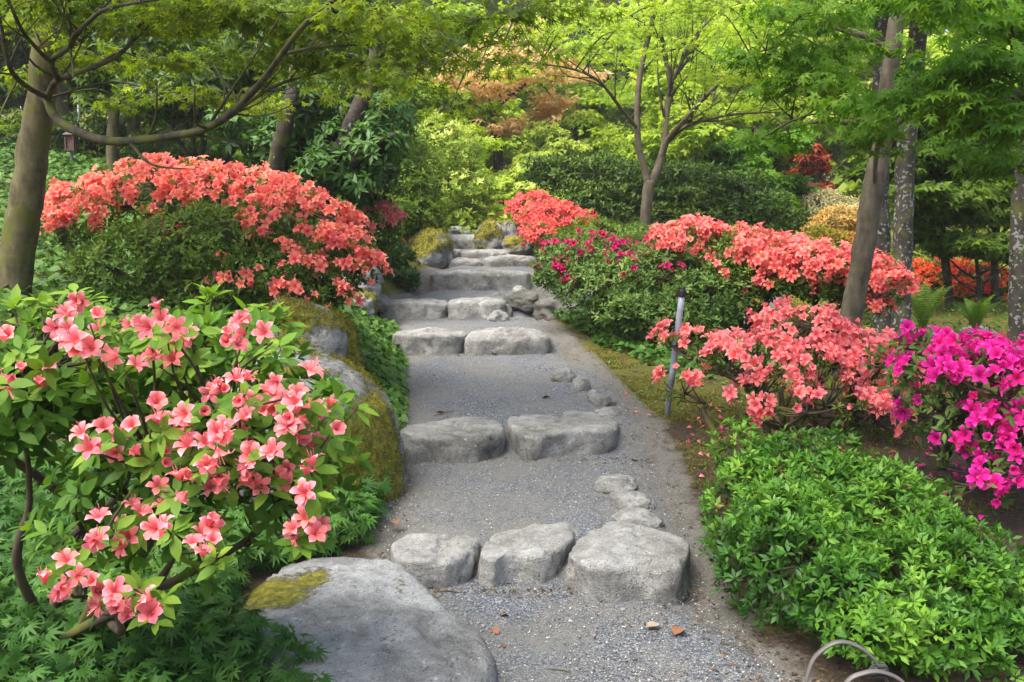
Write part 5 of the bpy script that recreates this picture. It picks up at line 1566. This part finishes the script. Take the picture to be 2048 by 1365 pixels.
ft("bright lime bush low in the gap above the top steps", 985, 430, 20, 330, 90, "mp_lime", 131, n_pads=18, per=260, size=.12, low=-.15, trunk_r=.03, th=.15, name="lime_bush", pad_frac=.5)
ft("pale lime bush right of the gap behind the red coral azalea", 1060, 430, 18.5, 320, 80, "mp_yellow", 132, n_pads=16, per=260, size=.11, low=-.15, trunk_r=.03, th=.15, name="lime_bush", pad_frac=.5)
ft("fresh lime bush behind the pieris", 890, 430, 20, 240, 110, "mp_lime", 133, n_pads=24, per=280, size=.13, low=-.1, trunk_r=.04, th=.18, name="lime_bush", pad_frac=.45)

shrub("evergreen_shrub", "dark low bush behind the leaning left maple near the lantern", "shrub",
      [(60,265,15,90,30,.8),(190,268,15.5,70,24,.7),(330,300,13.5,70,30,.6),(400,320,12.8,50,26,.5)], (LANCE_LOW, "lf_dark", 1100, 5, .11, 0), [(120,300,15.2),(340,340,13.4)], GS, None, stems=8, twigs=50, seed=51)
shrub("evergreen_shrub", "olive green bush on the slope beyond the coral azalea's crest", "shrub",
      [(250,290,17,80,30,.8),(450,330,14,60,34,.6),(20,300,18,90,40,.8)], (LANCE_LOW, "mp_deep", 900, 5, .12, 0), [(250,330,17)], GS, None, stems=6, twigs=40, seed=52)

# the far wood: one mass behind everything
r_ = np.random.default_rng(51)
n = 46000
ang = r_.uniform(-.72, .72, n)
dist = r_.uniform(38, 58, n)
wx, wy = np.sin(ang) * dist, np.cos(ang) * dist
hmax = 15 + 6 * fbm(np.stack([wx * .12, wy * .12, 0 * wx], -1), 2, 52)
wz = ground_h(wx, wy) + hmax * r_.random(n)
T = np.stack([wx, wy, wz], -1)
keepw = fbm(T * .35, 3, 53) > -.35
T = T[keepw]; n = len(T)
D = r_.normal(0, 1, (n, 3)); D[:, 2] -= .4
V, fs = inst(MAPLE3[0], MAPLE3[1], T, frames(D, np.array((0, -.3, 1.0)) + r_.normal(0, .6, (n, 3)), .85 * r_.uniform(.6, 1.2, n)))
wood = link("far_wood", make_mesh("far_wood", V, fs, MAT["lf_wood"], {"tone": np.repeat(np.clip(.4 + .35 * fbm(T * .3, 2, 54) + r_.normal(0, .12, n), 0, 1), len(MAPLE3[0]))}))
tag(wood, "distant mixed woodland closing the view behind the garden", "woodland", None, "stuff")

# ------------------------------------------------------------------ ground cover
gx, gy = scatter_px(27000, -7.5, -.9, 6.2, 16, 71, 1.0)
k = (gx < edge_l(gy) - .5)
cover("slope_ground_cover", "bed of heart leaved plants covering the left slope", HEART, "lf_ivy", 0, gx[k], gy[k], .085, 72, (.03, .16))
r_ = np.random.default_rng(73)
gy = r_.uniform(5.7, 9.6, 5200)
gx = edge_l(gy) + .06 - r_.random(5200) ** 1.2 * .85
cover("trailing_ground_cover", "lush heart shaped leaves spilling over the bank at the left of the path", HEART, "lf_ivy", 0, gx, gy, .07, 74, (.01, .1), droop=.5)
r_ = np.random.default_rng(75)
n = 9000
gy = r_.uniform(2.7, 4.9, n)
gx = r_.uniform(-2.6, -.2, n)
_fb = lambda x, y: (x < np.interp(y, [2.7, 3.16, 3.3, 3.55, 3.9, 4.15, 4.28, 4.9], [-.52, -.66, -.86, -1.08, -1.08, -.9, -.64, -.6]))
k = _fb(gx, gy)
cover("cut_leaf_ground_cover", "ferny dark green cut leaved plants under the salmon azalea", CUT, "lf_cut", 0, gx[k], gy[k], .085, 76, (.02, .17), tilt=.4)
r_ = np.random.default_rng(77)
n = 2600
gy = r_.uniform(7.4, 10.6, n)
gx = edge_r(gy) + np.interp(gy, [7.4, 8.5, 9.5, 10.6], [.55, .35, .15, .1]) + r_.random(n) ** 1.3 * 1.5
cover("round_leaf_ground_cover", "round leaved plants creeping under the shrubs right of the path", HEART, "lf_ivy", 0, gx, gy, .07, 78, (.02, .1))
gx, gy = scatter_px(24000, -16, 18, 14.8, 38, 79, 1.4)
cover("undergrowth", "leafy undergrowth covering the ground beneath the far trees", LANCE_LOW, "lf_wood", 0, gx, gy, .15, 80, (.03, .35))
gx, gy = scatter_px(5000, 2.4, 9, 8.5, 15, 81, 1.0)
cover("forest_floor_plants", "low mixed greenery around the trunks on the right", LANCE_LOW, "lf_mid", 0, gx, gy, .08, 82, (.02, .16))
r_ = np.random.default_rng(83)
n = 420
gy = r_.uniform(4.4, 8.2, n)
gx = edge_r(gy) + .15 + r_.random(n) * 1.3
cover("moss_seedlings", "sparse little round leaved seedlings in the moss right of the path", OVAL, "lf_ivy", 0, gx, gy, .04, 84, (.008, .03), tilt=.3)

r_ = np.random.default_rng(85)
n = 5200
gy = 3.0 + 7.5 * r_.random(n) ** 1.3
sd_ = r_.random(n) < .75
gx = np.where(sd_, edge_r(gy) - .12 + r_.normal(0, .25, n) + .22, edge_l(gy) + .05 + r_.normal(0, .06, n))
kf = r_.random(n) < .22
ft_ = np.array([3.98, 5.62, 8.72, 10.17, 11.66])[r_.integers(0, 5, n)]
gy = np.where(kf, ft_ - np.abs(r_.normal(0, .05, n)), gy)
gx = np.where(kf, edge_l(gy) + (edge_r(gy) - edge_l(gy)) * r_.random(n), gx)
zz = np.where((gx > edge_l(gy)) & (gx < edge_r(gy)), path_z(gy) + .006, ground_h(gx, gy)) + .006
D = r_.normal(0, 1, (n, 3)); D[:, 2] *= .12
V, fs = inst(LANCE_LOW[0], LANCE_LOW[1], np.stack([gx, gy, zz], -1), frames(D, np.array((0, 0, 1.0)) + r_.normal(0, .25, (n, 3)), r_.uniform(.008, .03, n) * (1, 1)[0]))
lm_ = leaf_mat("litter", (.03, .02, .012), (.09, .06, .035), (.2, .13, .07), .05, .9, .1)
o = link("leaf_litter", make_mesh("leaf_litter", V, fs, lm_, {"tone": np.repeat(r_.random(n), len(LANCE_LOW[0]))}))
tag(o, "brown crumbs of dead leaves along the edges of the path", "leaf litter", None, "stuff")

pv, pf, pr_ = petal(0, 3, 5)
pv = pv - pv.mean(0)
for nm, lb, mt_, cx_, cy_, sx_, sy_, n in (("fallen_petals", "rose petals strewn on the moss under the near right azalea", "fl_rose", 1.5, 5.9, .55, .45, 130),
        ("fallen_petals", "coral petals dropped along the foot of the left bank", "fl_coral", -1.15, 7.2, .25, .9, 60),
        ("fallen_petals", "magenta petals on the bare soil under the magenta azalea", "fl_magenta", 2.2, 5.0, .35, .4, 60)):
    x_, y_ = cx_ + r_.normal(0, sx_, n), cy_ + r_.normal(0, sy_, n)
    V, fs = inst(pv, [pf], np.stack([x_, y_, ground_h(x_, y_) + .02], -1), axis_frames(norm(r_.normal(0, .5, (n, 3)) + np.array((0, 0, 1.0))), r_.uniform(0, 6.28, n), r_.uniform(.05, .08, n)))
    o = link(nm, make_mesh(nm, V, fs, MAT[mt_], {"rad": np.tile(pr_, n), "tone": np.repeat(r_.random(n), len(pv))}))
    tag(o, lb, "petals", None, "stuff")

# ------------------------------------------------------------------ small made things
def cyl(a, b, ra, rb, sides=16):
    v, q, cap = tube([a, (a + b) / 2, b], [ra, (ra + rb) / 2, rb], sides, 3, 0)
    return v, [q, cap]
a, b = P(1332, 866, 6.25), P(1364, 590, 6.2)
a[2] = gh(a[0], a[1]) - .05
t = thing("irrigation_post", "slim grey pipe post with black cap beside the rose coral azalea", "post", a)
dv = (b - a) / np.linalg.norm(b - a)
mt_grey = plain_mat("grey pvc", (.3, .33, .4), .35, 0, .12, 12)
mt_dark = plain_mat("dark pipe", (.1, .11, .13), .5, 0, .2, 12)
mt_black = plain_mat("black plastic", (.012, .012, .013), .45)
m_ = a + dv * .33 * np.linalg.norm(b - a)
Bag().add(*cyl(a, m_, .017, .017)).build("lower_pipe", mt_dark, t, a)
Bag().add(*cyl(m_ - dv * .02, b, .0195, .0195)).build("upper_pipe", mt_grey, t, a)
Bag().add(*cyl(b - dv * .012, b + dv * .03, .024, .024)).add(*cyl(b + dv * .028, b + dv * .05, .018, .014)).build("cap", mt_black, t, a)

a = P(150, 190, 15.5)
g0 = a.copy(); g0[2] = gh(a[0], a[1]) - .1
t = thing("garden_pole", "pale slanted pole in the shade behind the left maple", "pole", g0)
Bag().add(*cyl(g0, P(158, 118, 15.5), .025, .022)).build("shaft", plain_mat("pale pole", (.55, .58, .6), .5), t, g0)
Bag().add(*cyl(P(158, 118, 15.5), P(159, 112, 15.5), .028, .02)).build("tip", mt_dark, t, g0)

c = P(142, 285, 14.0)
g0 = np.array((c[0], c[1], gh(c[0], c[1]) - .1))
t = thing("garden_lantern", "small brown box lantern on a post at the upper left", "lantern", g0)
mt_wood = plain_mat("brown wood", (.06, .035, .025), .7)
def boxv(c, hx, hy, hz, taper=1.0):
    v = np.array([(sx * hx * (taper if sz > 0 else 1), sy * hy * (taper if sz > 0 else 1), sz * hz) for sx in (-1, 1) for sy in (-1, 1) for sz in (-1, 1)]) + c
    f = np.array([(0, 1, 3, 2), (4, 6, 7, 5), (0, 4, 5, 1), (2, 3, 7, 6), (0, 2, 6, 4), (1, 5, 7, 3)])
    return v, [f]
Bag().add(*cyl(g0, c - (0, 0, .12), .02, .02, 8)).build("post", mt_dark, t, g0, False)
bg_ = Bag()
for sx in (-1, 1):
    for sy in (-1, 1):
        bg_.add(*boxv(c + (sx * .055, sy * .055, 0), .01, .01, .1))
bg_.add(*boxv(c - (0, 0, .105), .07, .07, .012)).build("frame", mt_wood, t, g0, False)
Bag().add(*boxv(c, .045, .045, .09)).build("panel", plain_mat("rust panel", (.1, .05, .035), .8), t, g0, False)
Bag().add(*boxv(c + (0, 0, .125), .085, .085, .025, .35)).build("roof", mt_wood, t, g0, False)

# glimpse of a tiled roof far back on the right
c = P(1555, 372, 24)
z0 = gh(c[0], c[1])
t = thing("garden_shelter", "grey shelter roof glimpsed between trees on the right", "shelter", (c[0], c[1], z0))
mt_roof = plain_mat("slate roof", (.2, .23, .28), .6, 0, .2, 8)
b0 = np.array((c[0], c[1], z0))
V = np.array([(-1.0, -.8, 0), (1.0, -.8, 0), (1.0, .8, 0), (-1.0, .8, 0), (-.6, 0, .45), (.6, 0, .45), (-1.0, -.8, -.06), (1.0, -.8, -.06), (1.0, .8, -.06), (-1.0, .8, -.06)]) + np.array((0, 0, c[2] - z0 - .2))
me = make_mesh("roof", V, [np.array([(0, 1, 5, 4), (2, 3, 4, 5), (0, 6, 7, 1), (1, 7, 8, 2), (2, 8, 9, 3), (3, 9, 6, 0), (6, 9, 8, 7)]), np.array([(1, 2, 5), (3, 0, 4)])], mt_roof, None, False)
link("roof", me, t)
for sx in (-.8, .8):
    for sy in (-.6, .6):
        Bag().add(*boxv(np.array((sx, sy, (c[2] - z0 - .25) / 2)), .05, .05, (c[2] - z0 - .27) / 2 + .02)).build("post", mt_wood, t, None, False)

# bent bamboo hoops edging the path at the bottom right
mt_bam = plain_mat("weathered bamboo", (.1, .092, .085), .5, 0, .3, 9)
def hoop(label, pts, seed, tie=None):
    w = np.array([P(*q) for q in pts])
    w[0, 2] = gh(w[0, 0], w[0, 1]) - .05
    w[-1, 2] = gh(w[-1, 0], w[-1, 1]) - .05
    t = thing("bamboo_hoop", label, "hoop", w[0], "bamboo hoops edging the path")
    cpt, _ = catmull(w, [1] * len(w), 6)
    tg = norm(np.gradient(cpt, axis=0))
    sd = norm(np.cross(tg, np.array((0, 1.0, .25))))
    th_ = np.cross(tg, sd)
    ring = []
    for i in range(len(cpt)):
        for ca in np.linspace(0, 6.283, 10, endpoint=False):
            ring.append(cpt[i] + th_[i] * math.cos(ca) * .0098 + sd[i] * math.sin(ca) * .0055)
    ring = np.array(ring)
    m = len(cpt)
    i, j = np.meshgrid(np.arange(m - 1), np.arange(10), indexing='ij')
    Q = np.stack([i * 10 + j, i * 10 + (j + 1) % 10, (i + 1) * 10 + (j + 1) % 10, (i + 1) * 10 + j], -1).reshape(-1, 4)
    Bag().add(ring, [Q]).build("hoop", mt_bam, t, w[0])
    if tie is not None:
        c = P(*tie)
        bag = Bag()
        for k in range(5):
            a = np.linspace(0, 6.283, 9)
            pts_ = c + np.stack([np.cos(a) * .017 + (k - 2) * .006, np.sin(a) * .016, np.sin(a + .6) * .017], -1)
            bag.tube(pts_, [.0028] * 9, 5, 2, 0)
        for s in (-1, 1):
            bag.tube([c, c + (s * .02, -.012, .012), c + (s * .034, -.012, -.006 * s)], [.003, .003, .002], 5, 3, 0)
        bag.build("tie", mt_black, t, w[0])
    return t
hoop("tall bent bamboo hoop in the bottom right corner, tied with black cord", [(1600,1400,3.02),(1618,1340,3.02),(1645,1300,3.02),(1685,1284,3.02),(1730,1302,3.02),(1765,1345,3.02),(1800,1410,3.02)], 1, (1757, 1343, 3.0))
hoop("lower bamboo hoop crossing the tall one at the bottom right corner", [(1660,1420,2.98),(1690,1370,2.98),(1730,1346,2.98),(1770,1346,2.98),(1812,1372,2.98),(1840,1420,2.98)], 2)

# dead leaves, dropped petals and twigs
def dry_leaf(label, px, py, ln, seed, mat="dry", lift=.012, y_of=None):
    r = np.random.default_rng(seed)
    z = .1
    for _ in range(12):
        q = PZ(px, py, z); z = max(float(path_z(q[1])) if edge_l(q[1]) < q[0] < edge_r(q[1]) else gh(q[0], q[1]), 0) + lift
    q = PZ(px, py, z)
    v = lance(.62, .1, .1, 4)
    V = v[0].copy()
    V[:, 2] += .25 * (V[:, 0] - .5) ** 2 + .5 * np.abs(V[:, 1]) ** 1.5 + r.normal(0, .012, len(V))
    V = np.vstack([V, V - (0, 0, .012), [(-.28, .03, .02), (-.28, .045, .02), (0, .012, .0), (0, -.012, .0)]])
    nf = len(v[0])
    o = link("fallen_leaf", make_mesh("fallen_leaf", V * ln, [np.vstack([v[1][0], v[1][0][:, ::-1] + nf]), np.array([(2 * nf, 2 * nf + 1, 2 * nf + 2, 2 * nf + 3)])], MAT[mat], {"tone": np.full(len(V), .5)}), None, q)
    o.rotation_euler = (r.normal(0, .3), r.normal(0, .25), r.uniform(0, 6.28))
    return tag(o, label, "fallen leaf", "dead leaves lying on the path")
dry_leaf("upright rusty leaf on the gravel above the left lowest step stone", 790, 1044, .075, 1)
dry_leaf("curled orange brown leaf on the gravel near the green shrub", 1362, 1258, .075, 2)
dry_leaf("pale dead leaf left of the curled orange one", 1318, 1250, .065, 3, "dry_pale")
dry_leaf("small orange leaf standing below the third step", 1075, 704, .09, 4)
dry_leaf("tiny tan leaf in the middle of the long gravel terrace", 1085, 797, .06, 5)
dry_leaf("flat brown leaf below the middle of the third step", 985, 708, .08, 6)
dry_leaf("brown leaf on the gravel below the second step's left stone", 890, 825, .06, 7)
dry_leaf("small brown leaf in front of the middle stone of the lowest step", 1003, 1232, .05, 8)
dry_leaf("brown leaf at the edge of the flat boulder", 985, 1258, .05, 9)
dry_leaf("dark red leaf on the gravel right of the flat boulder", 1007, 1288, .035, 10)
dry_leaf("tan leaf on the dusty rim right of the second step", 1272, 922, .06, 11)
dry_leaf("brown leaf by the trailing plants left of the long terrace", 808, 765, .07, 12)
dry_leaf("reddish leaf below the fourth step", 955, 634, .07, 13)

def stick(label, px, py, px2, py2, z, seed):
    a, b = PZ(px, py, z + .008), PZ(px2, py2, z + .008)
    r = np.random.default_rng(seed)
    m1, m2 = a + (b - a) * .35 + (0, r.normal(0, .008), .004), a + (b - a) * .7 + (0, r.normal(0, .008), .003)
    o = Bag().tube([a, m1, m2, b], [.0022, .003, .0026, .0014], 6, 4, .1, seed).build("twig", MAT["twig"], None, a)
    o.location = a
    return tag(o, label, "twig", "twigs dropped on the ground")
stick("reddish twig lying on the gravel at the very bottom", 1090, 1341, 1142, 1346, .0, 1)
stick("thin pale stalk below the left stone of the lowest step", 876, 1183, 930, 1187, .0, 2)
stick("long brown twig on the gravel beneath the green shrub", 1440, 1287, 1530, 1312, .0, 3)
stick("short twig on the terrace left of the upper edging stones", 868, 832, 910, 822, .29, 4)

def dropped(label, px, py, mat, seed, size=.07):
    z = .1
    for _ in range(12):
        q = PZ(px, py, z); z = (float(path_z(q[1])) if edge_l(q[1]) < q[0] < edge_r(q[1]) else gh(q[0], q[1])) + .02
    v, f, rd = flower_shape(3, seed, 1.0, .7)
    o = link("dropped_flower", make_mesh("dropped_flower", v * size, f, MAT[mat], {"rad": rd, "tone": np.full(len(v), .5)}), None, PZ(px, py, z))
    o.rotation_euler = (1.3, .3 * seed, seed * 1.7)
    return tag(o, label, "fallen flower", "fallen azalea flowers")
dropped("single coral flower fallen beside the green shrub", 1427, 1013, "fl_rose", 1)
dropped("fallen coral flower in the moss by the pipe post", 1352, 862, "fl_rose", 2, .06)
dropped("fallen flower on the moss left of the pipe post foot", 1318, 848, "fl_rose", 3, .05)
dropped("fallen flower in the moss below the pipe post", 1372, 884, "fl_rose", 4, .045)

# ------------------------------------------------------------------ thin haze added to lift the dark background
hz, nt, out = new_mat("haze")
pvn = N(nt, "VolumePrincipled")
pvn.inputs["Color"].default_value = (0.97, 1.0, 0.93, 1)
pvn.inputs["Density"].default_value = 0.0011
pvn.inputs["Anisotropy"].default_value = 0.2
nt.links.new(pvn.outputs[0], out.inputs["Volume"])
v, f = boxv(np.array((0.0, 180.0, 12.0)), 440, 260, 26)
lo = float(gv[:, 2].min()) - 1.0
v[:, 2] = np.where(v[:, 2] < 12, lo, 40.0)
haze = link("haze", make_mesh("haze", v, f, hz, None, False))
tag(haze, "thin pale haze added to lift and soften the far trees", "haze", None, "stuff")
